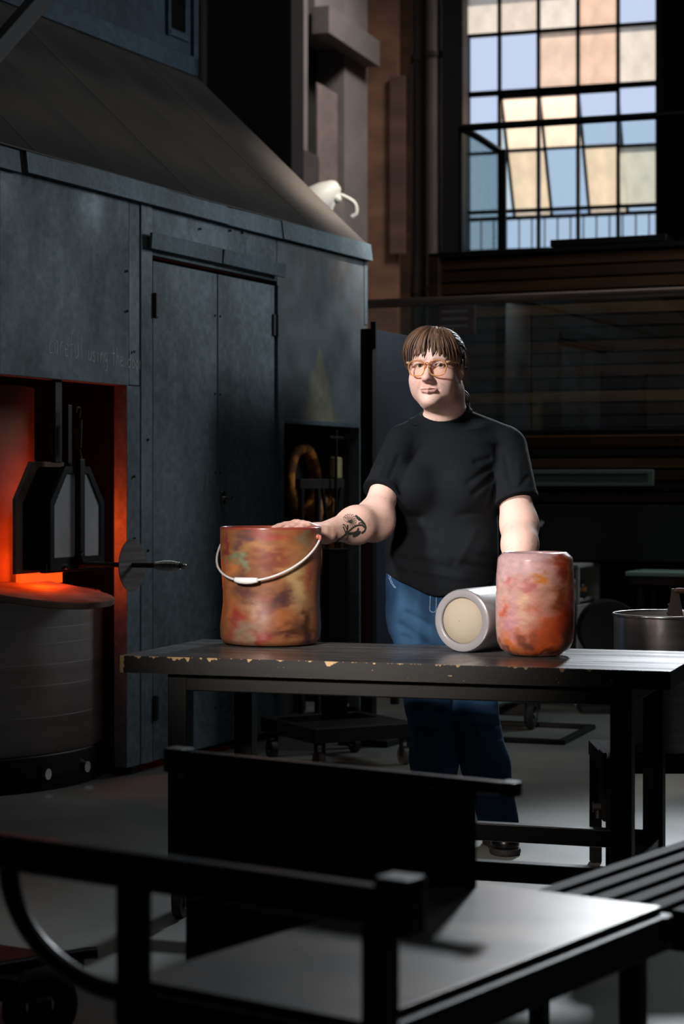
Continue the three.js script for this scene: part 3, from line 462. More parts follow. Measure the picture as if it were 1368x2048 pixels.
// ------------------------------------------------------------------ work table (local x along its front edge, z towards the camera)
{
  const t = thing('work_table', 'black-painted wooden work table on a black steel frame', 'table', [-0.6, 0, -5.4], -18), L = 1.485, Dp = 0.6, H = 0.707;
  const scuff = (u, v) => { const g = fbm(u * 5, v * 26, 401, 5), f = fbm(u * 22, v * 90, 403, 3); return 0.7 + 0.55 * (g - 0.5) + 0.35 * (f - 0.5); };
  const topT = tex(1024, 420, (u, v) => {
    const k = scuff(u, v) * (0.9 + 0.2 * fbm(u * 3, v * 3, 407)), sc = sstep(0.64, 0.72, fbm(u * 8, v * 60, 409, 4)) * 0.22;
    let c = [0.43 * k + sc * 0.4, 0.43 * k + sc * 0.39, 0.435 * k + sc * 0.38];
    const e = 0.012 * (fbm(u * 60, 3, 411, 4) - 0.60), worn = v < e * 1.4 || u < (fbm(v * 30, 7, 413) - 0.5) * 0.006;
    if (worn) c = [0.72, 0.60, 0.42];
    return c;
  });
  const edgeT = tex(1024, 64, (u, v) => {
    const k = 0.75 + 0.5 * (fbm(u * 20, v * 3, 421, 4) - 0.5), n = fbm(u * 60, 5, 423, 4), top = v > 1 - 0.5 * clamp((n - 0.60) * 2.4) - 0.03 * (hash(u * 512 | 0, 2, 7) > 0.9 ? 1 : 0), spot = fbm(u * 90, v * 5, 425, 3) > 0.86 && v < 0.6;
    const end = u < 0.006 + 0.004 * fbm(3, v * 8, 427);
    return top || end || spot ? [0.74, 0.63, 0.46] : [0.10 * k, 0.10 * k, 0.105 * k];
  });
  const g = new THREE.BoxGeometry(L, 0.046, Dp); g.translate(L / 2, H - 0.023, -Dp / 2);
  const side = mat({ map: rep(blackT, 1), color: 0xd8d8d8, roughness: 0.6 }), topM = mat({ map: topT, roughness: 0.36, roughnessMap: rep(tex(256, 256, (u, v) => { const k = 0.75 + 0.5 * (fbm(u * 4, v * 20, 431, 4, 4, 20) - 0.5); return [k, k, k]; }, false), 1) });
  const tm = new THREE.Mesh(g, [side, side, topM, side, mat({ map: edgeT, roughness: 0.55 }), side]); tm.name = numbered('tabletop'); tm.castShadow = tm.receiveShadow = true; t.add(tm);
  const x0 = 0.156, x1 = 1.356, z0 = -0.052, z1 = -0.548, s = 0.055, tubeM = M.gloss;
  for (const [x, z] of [[x0, z0], [x1, z0], [x0, z1], [x1, z1]]) { obj('leg', bx(s, 0.56, s, [x, 0.38, z]), M.black, t); caster(t, x, 0.1, z, 0.035); }
  obj('apron', bx(x1 - x0, 0.045, 0.05, [(x0 + x1) / 2, 0.637, z0]), M.black, t); obj('apron', bx(x1 - x0, 0.045, 0.05, [(x0 + x1) / 2, 0.637, z1]), M.black, t);
  obj('apron', bx(0.05, 0.045, 0.45, [x0, 0.637, (z0 + z1) / 2]), M.black, t); obj('apron', bx(0.05, 0.045, 0.45, [x1, 0.637, (z0 + z1) / 2]), M.black, t);
  obj('lower_rail', bx(x1 - x0, 0.05, 0.04, [(x0 + x1) / 2, 0.178, z0]), tubeM, t); obj('lower_rail', bx(x1 - x0, 0.05, 0.04, [(x0 + x1) / 2, 0.19, z1]), tubeM, t);
  obj('lower_rail', bx(0.04, 0.05, 0.45, [x0, 0.18, (z0 + z1) / 2]), tubeM, t); obj('lower_rail', bx(0.04, 0.05, 0.45, [x1, 0.18, (z0 + z1) / 2]), tubeM, t);
}
// glass colour laid in soft clouds: list of [x, y, rx, ry, r, g, b] over the facing half, x across -1..1, y 0 at the foot
function clouds(base, list, sd, w = 768, h = 512) {
  return tex(w, h, (u, v) => {
    let x = (u - 0.5) * 2 * Math.PI, y = v; const wob = 0.3;
    x += wob * 2.2 * (fbm(u * 9, v * 6, sd, 5) - 0.5); y += wob * 1.3 * (fbm(u * 9 + 40, v * 6, sd + 9, 5) - 0.5); x += 0.22 * (fbm(u * 34, v * 24, sd + 17, 3) - 0.5); y += 0.10 * (fbm(u * 34 + 7, v * 24, sd + 19, 3) - 0.5);
    const turn = Math.round(x / Math.PI); x -= turn * Math.PI; if (turn) { y = 1 - y; }
    let c = [...base];
    for (const [bxx, by, rx, ry, r, g, b] of list) { const d = ((x - Math.asin(clamp(bxx, -0.99, 0.99))) / rx) ** 2 + ((y - by) / ry) ** 2, a = 0.95 / (1 + Math.pow(d, 1.8)); c = [c[0] + (r - c[0]) * a, c[1] + (g - c[1]) * a, c[2] + (b - c[2]) * a]; }
    const k = 1 + 0.22 * (fbm(u * 40, v * 26, sd + 3, 4) - 0.5);
    return c.map((q) => q * k / 255);
  });
}
{
  const b = thing('glass_bucket', 'tall amber, red and cream mottled glass bucket with white bail handle', 'bucket', [-0.206, 0.707, -5.79]);
  const B = (px, py, rx, ry, r, g, bl) => [(px - 487) / 347, 1 - (py - 190) / 820, rx / 300, ry / 760, r, g, bl];
  const bt = clouds([138, 90, 54], [B(600, 260, 130, 80, 126, 77, 46), B(400, 380, 120, 90, 170, 123, 74), B(180, 620, 45, 200, 159, 97, 58), B(250, 400, 55, 80, 106, 130, 102), B(310, 455, 26, 50, 128, 162, 136), B(480, 215, 100, 45, 145, 55, 49), B(330, 245, 70, 55, 95, 65, 66), B(720, 280, 38, 80, 108, 99, 76), B(785, 235, 50, 60, 89, 33, 30), B(520, 460, 130, 55, 109, 48, 35), B(780, 480, 45, 80, 125, 54, 36), B(205, 500, 60, 50, 178, 112, 68), B(680, 590, 100, 110, 171, 146, 103), B(690, 780, 55, 130, 160, 133, 96), B(320, 600, 60, 60, 77, 47, 44), B(345, 720, 60, 70, 167, 150, 126), B(430, 740, 70, 90, 117, 45, 32), B(550, 720, 75, 75, 60, 35, 36), B(600, 880, 140, 70, 134, 79, 43), B(230, 840, 55, 80, 139, 47, 42), B(300, 910, 90, 60, 133, 113, 97), B(420, 970, 80, 36, 125, 46, 41), B(760, 900, 66, 100, 48, 26, 21), B(650, 965, 100, 46, 61, 31, 21), B(170, 240, 30, 80, 124, 49, 48)], 501);
  const body = obj('body', lathe([[0.001, 0], [0.11, 0], [0.136, 0.006], [0.1445, 0.022], [0.1465, 0.05], [0.1435, 0.085], [0.1400, 0.12], [0.1398, 0.15], [0.1425, 0.2], [0.1455, 0.26], [0.1465, 0.3], [0.1465, 0.334]], 96), phys({ map: bt, roughness: 0.4, clearcoat: 0.2, clearcoatRoughness: 0.28 }), b);
  { const q = body.geometry.attributes; for (let i = 0; i < q.uv.count; i++) q.uv.setY(i, q.position.getY(i) / 0.334); }
  body.geometry.rotateY(Math.PI);
  const p = body.geometry.attributes.position; for (let i = 0; i < p.count; i++) { const y = p.getY(i), a = Math.atan2(p.getX(i), p.getZ(i)), k = 1 + 0.012 * Math.sin(3 * a + y * 22) * sstep(0.3, 0.1, y); p.setX(i, p.getX(i) * k); p.setZ(i, p.getZ(i) * k); }
  obj('rim', lathe([[0.1465, 0.333], [0.1470, 0.338], [0.1440, 0.340], [0.1405, 0.338], [0.1400, 0.32]], 96), phys({ color: 0x8a4034, roughness: 0.3, clearcoat: 0.5 }), b);
  obj('inner_wall', lathe([[0.1400, 0.33], [0.138, 0.2], [0.132, 0.1], [0.13, 0.02], [0.001, 0.016]], 64), phys({ color: 0x7a4a30, roughness: 0.4, side: THREE.DoubleSide }), b);
  const A = [0.92, 0.39], Q = [-0.39, 0.92], bail = [], lug = [];
  for (let i = 0; i <= 40; i++) { const t = Math.PI * i / 40, R = 0.1535, r = 0.168; bail.push([A[0] * R * Math.cos(t) + Q[0] * r * Math.sin(t), 0.302 - 0.112 * Math.pow(Math.sin(t), 0.9), A[1] * R * Math.cos(t) + Q[1] * r * Math.sin(t)]); }
  const hm = phys({ color: 0xe9e9ea, roughness: 0.18, clearcoat: 0.6, transmission: 0.25, thickness: 0 });
  const hd = obj('bail', tube(bail, 0.0034, 80, 12), hm, b);
  for (const s of [1, -1]) { lug.push(sp(0.0075, [A[0] * 0.1475 * s, 0.312, A[1] * 0.1475 * s]), tube([[A[0] * 0.147 * s, 0.315, A[1] * 0.147 * s], [A[0] * 0.156 * s, 0.312, A[1] * 0.156 * s], [A[0] * 0.1545 * s, 0.302, A[1] * 0.1545 * s]], 0.0042, 12, 8)); }
  each('lug', [mergeGeometries(lug.slice(0, 2)), mergeGeometries(lug.slice(2))], phys({ color: 0xb06a58, roughness: 0.25, clearcoat: 0.5 }), b);
  const m = bail.slice(17, 24), gp = []; for (let i = 0; i < m.length; i++) gp.push(m[i]);
  obj('grip', taperTube(gp, [0.0068, 0.0092, 0.0098, 0.0092, 0.0072], 18), mat({ color: 0xf2f3f5, roughness: 0.35 }), hd);
}
{
  const B = (px, py, rx, ry, r, g, bl) => [(px - 907) / 317, 1 - (py - 150) / 870, rx / 290, ry / 830, r, g, bl];
  const j = thing('glass_jar', 'pink frosted glass jar with orange-red clouds, standing at the table front', 'jar', [0.522, 0.707, -5.405]);
  const jt = clouds([240, 204, 214], [B(950, 480, 200, 120, 236, 196, 178), B(1000, 850, 280, 190, 206, 80, 28), B(1120, 760, 120, 150, 196, 70, 24), B(900, 1010, 400, 46, 96, 30, 14), B(1110, 310, 90, 120, 138, 44, 20), B(1080, 220, 80, 50, 172, 72, 34), B(880, 360, 50, 42, 226, 136, 40), B(1180, 430, 34, 120, 204, 106, 34), B(1085, 550, 80, 66, 128, 62, 26), B(820, 450, 45, 66, 206, 106, 108), B(640, 430, 50, 90, 244, 212, 206), B(690, 380, 46, 46, 228, 136, 138), B(625, 600, 46, 80, 232, 116, 88), B(690, 720, 50, 110, 222, 164, 178), B(765, 580, 50, 80, 244, 202, 166), B(820, 830, 56, 50, 118, 62, 46), B(685, 910, 80, 50, 224, 122, 56), B(1150, 700, 90, 120, 160, 46, 18), B(1170, 890, 80, 120, 62, 28, 16), B(960, 950, 200, 50, 214, 92, 30)], 541);
  const jm = phys({ map: jt, roughness: 0.6, transmission: 0.2, thickness: 0, clearcoat: 0.6, clearcoatRoughness: 0.22, ior: 1.5, side: THREE.DoubleSide });
  const g = lathe([[0.001, 0], [0.045, 0], [0.07, 0.004], [0.092, 0.018], [0.1025, 0.04], [0.106, 0.075], [0.1068, 0.14], [0.1045, 0.215], [0.1015, 0.258], [0.0995, 0.265], [0.093, 0.272], [0.0865, 0.2775]], 80); for (let i = 0; i < g.attributes.uv.count; i++) g.attributes.uv.setY(i, g.attributes.position.getY(i) / 0.279);
  g.rotateY(Math.PI);
  obj('body', g, jm, j);
  obj('rim', lathe([[0.0865, 0.2775], [0.083, 0.2795], [0.0785, 0.2765], [0.0795, 0.270], [0.086, 0.264], [0.0885, 0.258]], 80), phys({ color: 0xe8c4cc, roughness: 0.25, transmission: 0.35, thickness: 0, clearcoat: 0.8, clearcoatRoughness: 0.1, side: THREE.DoubleSide }), j);
  obj('base_disc', lathe([[0.001, 0.014], [0.07, 0.02], [0.095, 0.04]], 48), phys({ color: 0x7a2410, roughness: 0.4, side: THREE.DoubleSide }), j);
}
{
  const j = thing('glass_cylinder', 'white frosted glass cylinder lying on its side behind the jar', 'vessel', [0.328, 0.7955, -5.475], -33), R = Math.PI / 2;
  const out = phys({ map: rep(mottle([0.60, 0.60, 0.615], 0.05, 0, 561, 3, 3, 0.02), 1), roughness: 0.38, transmission: 0.25, thickness: 0, clearcoat: 0.4, clearcoatRoughness: 0.2, side: THREE.DoubleSide });
  obj('body', lathe([[0.084, 0.0], [0.0868, -0.008], [0.0872, -0.06], [0.0878, -0.16], [0.087, -0.22], [0.07, -0.25], [0.001, -0.255]], 80).rotateX(R), out, j);
  obj('rim', lathe([[0.0632, -0.004], [0.0640, 0.0005], [0.067, 0.003], [0.078, 0.0028], [0.084, 0.0]], 80).rotateX(R), phys({ color: 0x88888e, roughness: 0.3, clearcoat: 0.4, side: THREE.DoubleSide }), j);
  obj('lining', lathe([[0.0636, -0.008], [0.060, -0.004], [0.05, 0.003], [0.035, 0.0095], [0.018, 0.0128], [0.001, 0.0135]].reverse(), 64).rotateX(R), phys({ color: 0xa49b8d, roughness: 0.8, specularIntensity: 0.5, side: THREE.DoubleSide }), j);
  obj('bead', [[0.028, 0.0822, -0.006], [0.044, 0.0752, -0.012], [0.05, 0.0712, -0.004], [0.056, 0.0668, -0.014]].map(([x, y, z]) => sp(0.0022, [x, y, z])), M.glass, j);
}
{ // steel pot on its stand, with a tool in it
  const p = thing('steel_pot', 'tall stainless steel pot standing behind the table', 'pot', [0.985, 0.377, -6.0]);
  obj('body', lathe([[0.001, 0], [0.165, 0], [0.168, 0.006], [0.168, 0.4]], 80), M.stainless, p);
  obj('rim', put(new THREE.TorusGeometry(0.1695, 0.0048, 10, 80).toNonIndexed(), [0, 0.402, 0], [Math.PI / 2, 0, 0]), M.chrome, p);
  obj('inner_wall', lathe([[0.166, 0.4], [0.163, 0.4], [0.163, 0.03], [0.001, 0.03]], 64), M.stainless, p);
  const s = thing('pot_stand', 'black steel stand carrying the stainless pot', 'stand', [0.985, 0, -6.0]), PM = phys({ map: rep(blackT, 1), roughness: 0.95, specularIntensity: 0.25 });
  each('top_frame', [bx(0.44, 0.045, 0.04, [0, 0.353, 0.19]), bx(0.44, 0.045, 0.04, [0, 0.353, -0.19]), bx(0.04, 0.045, 0.36, [-0.2, 0.353, 0]), bx(0.04, 0.045, 0.36, [0.2, 0.353, 0]), bx(0.4, 0.01, 0.36, [0, 0.3715, 0])], PM, s);
  for (const [x, z] of [[-0.2, 0.19], [0.2, 0.19], [-0.2, -0.19], [0.2, -0.19]]) obj('leg', bx(0.035, 0.335, 0.035, [x, 0.1675, z]), PM, s);
  obj('side_plate', bx(0.012, 0.2, 0.1, [-0.222, 0.29, 0.15]), PM, s);
  obj('tap', [cy(0.011, 0.011, 0.03, [-0.238, 0.225, 0.15], [0, 0, Math.PI / 2], 12), bx(0.006, 0.03, 0.012, [-0.25, 0.225, 0.15]), cy(0.006, 0.008, 0.03, [-0.236, 0.208, 0.15], null, 10)], M.iron, s);
  const t = thing('paddle_tool', 'serrated metal tool with wooden handle leaning in the pot', 'tool', [0.985, 0.377, -5.98]);
  const teeth = [[0.0, 0.48], [0.02, 0.48], [0.035, 0.40], [0.06, 0.34], [-0.025, 0.34]]; for (let i = 0; i < 8; i++) { const k = i / 8; teeth.push([-0.025 + 0.02 * k - 0.004, 0.345 + 0.1 * k], [-0.025 + 0.02 * k + 0.003, 0.351 + 0.1 * k]); }
  obj('blade', prism(teeth, 0.006), M.iron, t);
  obj('shaft', bx(0.012, 0.34, 0.012, [0.02, 0.2, 0.003], [0, 0, 0.04]), M.iron, t);
  obj('handle', put(new THREE.CapsuleGeometry(0.008, 0.16, 6, 12).toNonIndexed(), [0.095, 0.474, 0.003], [0, 0, Math.PI / 2]), mat({ map: rep(timberT, 3), color: 0xa09888, roughness: 0.6 }), t);
}
// ------------------------------------------------------------------ gaffer's bench in the foreground
const BEN = [-0.296, 0, -2.729], BA = -35;
{
  const b = thing('glassblowing_bench', 'black steel glassblowing bench with bare metal seat, blurred in front', 'bench', BEN, BA);
  obj('seat', bx(0.385, 0.012, 0.83, [0.215, 0.496, -0.4], null, 0.002), M.seat, b);
  each('seat_frame', [bx(0.42, 0.045, 0.03, [0.22, 0.468, 0.02]), bx(0.42, 0.045, 0.03, [0.22, 0.468, -0.80])], M.black, b);
  each('seat_frame', [bx(0.03, 0.05, 0.84, [0.02, 0.466, -0.4]), bx(0.03, 0.055, 0.84, [0.412, 0.464, -0.4])], M.black, b);
  for (const [x, z, h] of [[0.046, 0.035, 0.66], [0.443, 0.035, 0.66], [0.046, -0.80, 0.66], [0.37, -0.79, 0.45]]) obj('leg', bx(0.036, h, 0.036, [x, h / 2, z]), M.black, b);
  obj('arm_rail', bx(1.5, 0.05, 0.03, [-0.265, 0.655, 0.04], null, 0.008), M.gloss, b);
  obj('arm_rail', bx(0.70, 0.022, 0.024, [-0.215, 0.668, -0.79], null, 0.006), M.gloss, b);
  each('rail_stop', [bx(0.05, 0.07, 0.045, [0.475, 0.66, 0.04]), bx(0.045, 0.045, 0.04, [-0.56, 0.66, -0.79]), bx(0.03, 0.025, 0.03, [0.147, 0.668, -0.79])], M.black, b);
  obj('shield_plate', bx(0.62, 0.5, 0.006, [-0.22, 0.41, -0.775], null, 0.002), mat({ map: rep(blackT, 1), color: 0x9a9a9a, roughness: 0.7, metalness: 0.1 }), b);
  const arc = []; for (let i = 0; i <= 24; i++) { const a = Math.PI / 2 * i / 24; arc.push([0.03 - 0.215 * Math.cos(a), 0.635 - 0.15 * Math.sin(a), 0.035]); }
  const br = []; for (const dz of [0]) br.push(tube(arc, 0.014, 40, 8));
  obj('brace', br, M.gloss, b);
}
{
  const s = thing('slatted_bench', 'low black slatted bench at the right, blurred in front', 'bench', BEN, BA);
  for (let i = 0; i < 9; i++) obj('slat', bx(0.034, 0.02, 0.95, [0.07 + i * 0.054, 0.44, -1.5], null, 0.003), M.dark, s);
  each('frame', [bx(0.5, 0.05, 0.03, [0.28, 0.405, -1.04]), bx(0.5, 0.05, 0.03, [0.28, 0.405, -1.96])], M.black, s);
  for (const [x, z] of [[0.06, -1.04], [0.5, -1.04], [0.06, -1.96], [0.5, -1.96]]) obj('leg', bx(0.03, 0.39, 0.03, [x, 0.195, z]), M.black, s);
  const f = thing('foot_hoop', 'bent round steel tube foot rest below the bench', 'foot rest', BEN, BA);
  obj('hoop', tube([[0.20, 0.2, -0.62], [0.24, 0.2, -0.95], [0.245, 0.2, -1.0], [0.20, 0.2, -1.02], [-0.1, 0.2, -0.93]], 0.011, 60, 10), M.steel, f);
  for (const [x, z] of [[0.20, -0.62], [-0.1, -0.93], [0.235, -0.99]]) obj('leg', cy(0.01, 0.01, 0.2, [x, 0.1, z], null, 10), M.steel, f);
}
{
  const c = thing('low_dolly', 'dark wheeled dolly with steel bar at the lower left', 'dolly', [-0.66, 0, -4.12], -30);
  obj('bar', tube([[-0.25, 0.13, 0.12], [0.02, 0.17, -0.16], [0.05, 0.172, -0.19]], 0.013, 16, 8), M.gloss, c);
  obj('deck', bx(0.36, 0.05, 0.24, [-0.2, 0.12, -0.12]), M.black, c);
  for (const [x, z] of [[0.0, -0.06], [-0.3, 0.02]]) { const w = obj('wheel', put(new THREE.TorusGeometry(0.055, 0.026, 12, 32).toNonIndexed(), [x, 0.081, z], [0, 0.9, 0]), M.dark, c); obj('hub', cy(0.03, 0.03, 0.05, [x, 0.081, z], [Math.PI / 2, 0, 0.9], 14), M.steel, w); }
  obj('foot_plate', bx(0.16, 0.012, 0.1, [0.08, 0.006, 0.06]), M.black, c);
}

// ------------------------------------------------------------------ the person: fields joined smoothly and meshed on grids
function surfaceNet(f, lo, hi, cell) {
  const n = [0, 1, 2].map((k) => Math.ceil((hi[k] - lo[k]) / cell) + 1), [nx, ny, nz] = n, F = new Float32Array(nx * ny * nz), at = (i, j, k) => (k * ny + j) * nx + i;
  for (let k = 0; k < nz; k++) for (let j = 0; j < ny; j++) for (let i = 0; i < nx; i++) F[at(i, j, k)] = f(lo[0] + i * cell, lo[1] + j * cell, lo[2] + k * cell);
  const id = new Int32Array(nx * ny * nz).fill(-1), P = [], I = [], C = []; for (let c = 0; c < 8; c++) C.push([c & 1, (c >> 1) & 1, c >> 2]);
  for (let k = 0; k < nz - 1; k++) for (let j = 0; j < ny - 1; j++) for (let i = 0; i < nx - 1; i++) {
    let m = 0; const v = []; for (let c = 0; c < 8; c++) { v[c] = F[at(i + C[c][0], j + C[c][1], k + C[c][2])]; if (v[c] < 0) m |= 1 << c; }
    if (m === 0 || m === 255) continue;
    let x = 0, y = 0, z = 0, cnt = 0;
    for (let a = 0; a < 8; a++) for (let d = 1; d < 8; d <<= 1) { const b = a | d; if (b === a) continue; if ((v[a] < 0) === (v[b] < 0)) continue; const t = v[a] / (v[a] - v[b]); x += C[a][0] + t * (C[b][0] - C[a][0]); y += C[a][1] + t * (C[b][1] - C[a][1]); z += C[a][2] + t * (C[b][2] - C[a][2]); cnt++; }
    id[at(i, j, k)] = P.length / 3; P.push(lo[0] + (i + x / cnt) * cell, lo[1] + (j + y / cnt) * cell, lo[2] + (k + z / cnt) * cell);
  }
  const quad = (a, b, c, d, flip) => { if (a < 0 || b < 0 || c < 0 || d < 0) return; flip ? I.push(a, c, b, a, d, c) : I.push(a, b, c, a, c, d); };
  for (let k = 1; k < nz - 1; k++) for (let j = 1; j < ny - 1; j++) for (let i = 1; i < nx - 1; i++) {
    const s = F[at(i, j, k)] < 0;
    if (s !== F[at(i + 1, j, k)] < 0) quad(id[at(i, j - 1, k - 1)], id[at(i, j, k - 1)], id[at(i, j, k)], id[at(i, j - 1, k)], !s);
    if (s !== F[at(i, j + 1, k)] < 0) quad(id[at(i - 1, j, k - 1)], id[at(i - 1, j, k)], id[at(i, j, k)], id[at(i, j, k - 1)], !s);
    if (s !== F[at(i, j, k + 1)] < 0) quad(id[at(i - 1, j - 1, k)], id[at(i, j - 1, k)], id[at(i, j, k)], id[at(i - 1, j, k)], !s);
  }
  const g = new THREE.BufferGeometry(), N = new Float32Array(P.length), uv = new Float32Array(P.length / 3 * 2), e = cell * 0.6;
  for (let q = 0; q < P.length; q += 3) { const x = P[q], y = P[q + 1], z = P[q + 2]; let a = f(x + e, y, z) - f(x - e, y, z), b = f(x, y + e, z) - f(x, y - e, z), c = f(x, y, z + e) - f(x, y, z - e); const l = Math.hypot(a, b, c) || 1; N[q] = a / l; N[q + 1] = b / l; N[q + 2] = c / l; uv[q / 3 * 2] = x + z * 0.7; uv[q / 3 * 2 + 1] = y; }
  g.setAttribute('position', new THREE.Float32BufferAttribute(P, 3)); g.setAttribute('normal', new THREE.BufferAttribute(N, 3)); g.setAttribute('uv', new THREE.BufferAttribute(uv, 2)); g.setIndex(I); return g;
}
const smin2 = (a, b, k) => { const h = Math.max(k - Math.abs(a - b), 0) / k; return Math.min(a, b) - h * h * k * 0.25; };
const smax2 = (a, b, k) => -smin2(-a, -b, k);
const capsule = (a, b, ra, rb = ra) => { const [ax, ay, az] = a, dx = b[0] - ax, dy = b[1] - ay, dz = b[2] - az, L = 1 / (dx * dx + dy * dy + dz * dz + 1e-12); return (x, y, z) => { const t = clamp(((x - ax) * dx + (y - ay) * dy + (z - az) * dz) * L); return Math.hypot(x - ax - t * dx, y - ay - t * dy, z - az - t * dz) - ra - (rb - ra) * t; }; };
const ellip = ([cx, cy0, cz], [a, b, c], yaw = 0) => { const co = Math.cos(yaw), si = Math.sin(yaw); return (x, y, z) => { const X = x - cx, Z = z - cz, p = X * co + Z * si, q = Z * co - X * si, Y = y - cy0, k0 = Math.hypot(p / a, Y / b, q / c), k1 = Math.hypot(p / a / a, Y / b / b, q / c / c); return k1 < 1e-9 ? -Math.min(a, b, c) : k0 * (k0 - 1) / k1; }; };
const join = (k, ...fs) => (x, y, z) => { let d = fs[0](x, y, z); for (let i = 1; i < fs.length; i++) d = smin2(d, fs[i](x, y, z), k); return d; };
// loft of ellipses: rows [y, half width, half depth, cx, cz]
const loft = (rows, yaw = 0) => { const co = Math.cos(yaw), si = Math.sin(yaw), y0 = rows[0][0], y1 = rows[rows.length - 1][0]; return (x, y, z) => { const Y = clamp(y, y0, y1); let i = 0; while (i < rows.length - 2 && Y > rows[i + 1][0]) i++; const r = rows[i], s = rows[i + 1], t0 = (Y - r[0]) / (s[0] - r[0]), t = t0 * t0 * (3 - 2 * t0) * 0.5 + t0 * 0.5, L = (k) => r[k] + (s[k] - r[k]) * t, a = L(1), b = L(2), X = x - L(3), Z = z - L(4), p = X * co + Z * si, q = Z * co - X * si, k0 = Math.hypot(p / a, q / b), k1 = Math.hypot(p / a / a, q / b / b), d = k1 < 1e-9 ? -Math.min(a, b) : k0 * (k0 - 1) / k1, over = Math.max(y0 - y, y - y1); return over > 0 ? Math.hypot(Math.max(d, 0), over) + Math.min(d, 0) * 0 : Math.max(d, -0.2); }; };

const PERSON = [0.33, 0, -6.4], YAW = 20.5 * Math.PI / 180, HC = [-0.027, 1.547, -0.02], cosY = Math.cos(YAW), sinY = Math.sin(YAW);
const toHead = (g) => g.applyMatrix4(new THREE.Matrix4().makeRotationY(-YAW)).translate(...HC);
const headF = (() => {                                        // head in its own axes: eyes at y = 0, z forward
  const skull = ellip([0, 0.026, -0.022], [0.078, 0.090, 0.098]), face = ellip([0, -0.044, 0.014], [0.069, 0.082, 0.072]);
  const parts = [ellip([0.040, -0.046, 0.040], [0.036, 0.036, 0.034]), ellip([-0.040, -0.046, 0.040], [0.036, 0.036, 0.034]), ellip([0.042, -0.080, 0.006], [0.033, 0.034, 0.045]), ellip([-0.042, -0.080, 0.006], [0.033, 0.034, 0.045]), ellip([0, -0.111, 0.058], [0.030, 0.022, 0.028]), ellip([0, -0.122, 0.002], [0.044, 0.022, 0.048]), ellip([0, 0.040, 0.040], [0.062, 0.040, 0.038])];
  const brow = [capsule([0.016, 0.019, 0.079], [0.044, 0.020, 0.064], 0.010), capsule([-0.016, 0.019, 0.079], [-0.044, 0.020, 0.064], 0.010)];
  const nose = join(0.012, capsule([0, 0.004, 0.081], [0, -0.036, 0.101], 0.0075, 0.0105), ellip([0, -0.042, 0.105], [0.0112, 0.0098, 0.0112]), ellip([0.0120, -0.046, 0.093], [0.0076, 0.0078, 0.010]), ellip([-0.0120, -0.046, 0.093], [0.0076, 0.0078, 0.010]));
  const nostril = [ellip([0.0068, -0.0535, 0.1015], [0.0038, 0.004, 0.0055]), ellip([-0.0068, -0.0535, 0.1015], [0.0038, 0.004, 0.0055])];
  const socket = [ellip([0.0345, -0.001, 0.090], [0.020, 0.012, 0.013]), ellip([-0.0345, -0.001, 0.090], [0.020, 0.012, 0.013])];
  const lid = [ellip([0.0345, 0, 0.0640], [0.0165, 0.0148, 0.0148]), ellip([-0.0345, 0, 0.0640], [0.0165, 0.0148, 0.0148])];
  const slit = [ellip([0.0345, -0.0008, 0.084], [0.0144, 0.0055, 0.022]), ellip([-0.0345, -0.0008, 0.084], [0.0144, 0.0055, 0.022])];
  const lipU = join(0.006, capsule([-0.025, -0.0768, 0.0815], [-0.004, -0.0732, 0.0925], 0.0026, 0.0040), capsule([0.025, -0.0768, 0.0815], [0.004, -0.0738, 0.0925], 0.0026, 0.0040)), lipL = join(0.006, capsule([-0.021, -0.0822, 0.0835], [0, -0.0842, 0.0890], 0.0028, 0.0042), capsule([0.021, -0.0822, 0.0835], [0, -0.0842, 0.0890], 0.0028, 0.0042));
  const mouth = join(0.003, capsule([-0.032, -0.0765, 0.079], [0, -0.0788, 0.0975], 0.0015), capsule([0.031, -0.0745, 0.079], [0, -0.0788, 0.0975], 0.0015));
  const fold = [capsule([0.022, -0.050, 0.092], [0.035, -0.078, 0.079], 0.002), capsule([-0.022, -0.050, 0.092], [-0.035, -0.078, 0.079], 0.002)];
  const ear = (s) => { const e = ellip([s * 0.082, -0.008, -0.010], [0.008, 0.033, 0.020], s * -0.35), lobe = ellip([s * 0.074, -0.038, -0.004], [0.008, 0.012, 0.010]), h = ellip([s * 0.089, -0.004, -0.006], [0.006, 0.021, 0.0115], s * -0.35); return (x, y, z) => smax2(smin2(e(x, y, z), lobe(x, y, z), 0.008), -h(x, y, z), 0.005); }, ears = [ear(1), ear(-1)];
  return (x, y, z) => {
    let d = smin2(skull(x, y, z), face(x, y, z), 0.04);
    if (d > 0.07) return d - 0.03;
    for (const p of parts) d = smin2(d, p(x, y, z), 0.028);
    for (const p of brow) d = smin2(d, p(x, y, z), 0.016);
    for (const p of socket) d = smax2(d, -p(x, y, z), 0.014);
    d = smin2(d, nose(x, y, z), 0.010);
    for (const p of lid) d = smin2(d, p(x, y, z), 0.006);
    for (const p of fold) d = smax2(d, -p(x, y, z), 0.010);
    d = smin2(d, lipU(x, y, z), 0.005); d = smin2(d, lipL(x, y, z), 0.010);
    d = smax2(d, -mouth(x, y, z), 0.0028);
    for (const p of nostril) d = smax2(d, -p(x, y, z), 0.003);
    for (const p of slit) d = smax2(d, -p(x, y, z), 0.0022);
    for (const p of ears) d = smin2(d, p(x, y, z), 0.008);
    return d;
  };
})();
const headW = (x, y, z) => { const X = x - HC[0], Z = z - HC[2]; return headF(X * cosY + Z * sinY, y - HC[1], Z * cosY - X * sinY); };
const J = { sR: [-0.146, 1.282, -0.025], eR: [-0.230, 1.055, 0.190], wR: [-0.392, 1.024, 0.435], sL: [0.203, 1.286, -0.08], eL: [0.228, 1.040, 0.115], wL: [0.206, 0.845, 0.40] };
const mid = (a, b, t) => a.map((v, i) => v + (b[i] - v) * t);
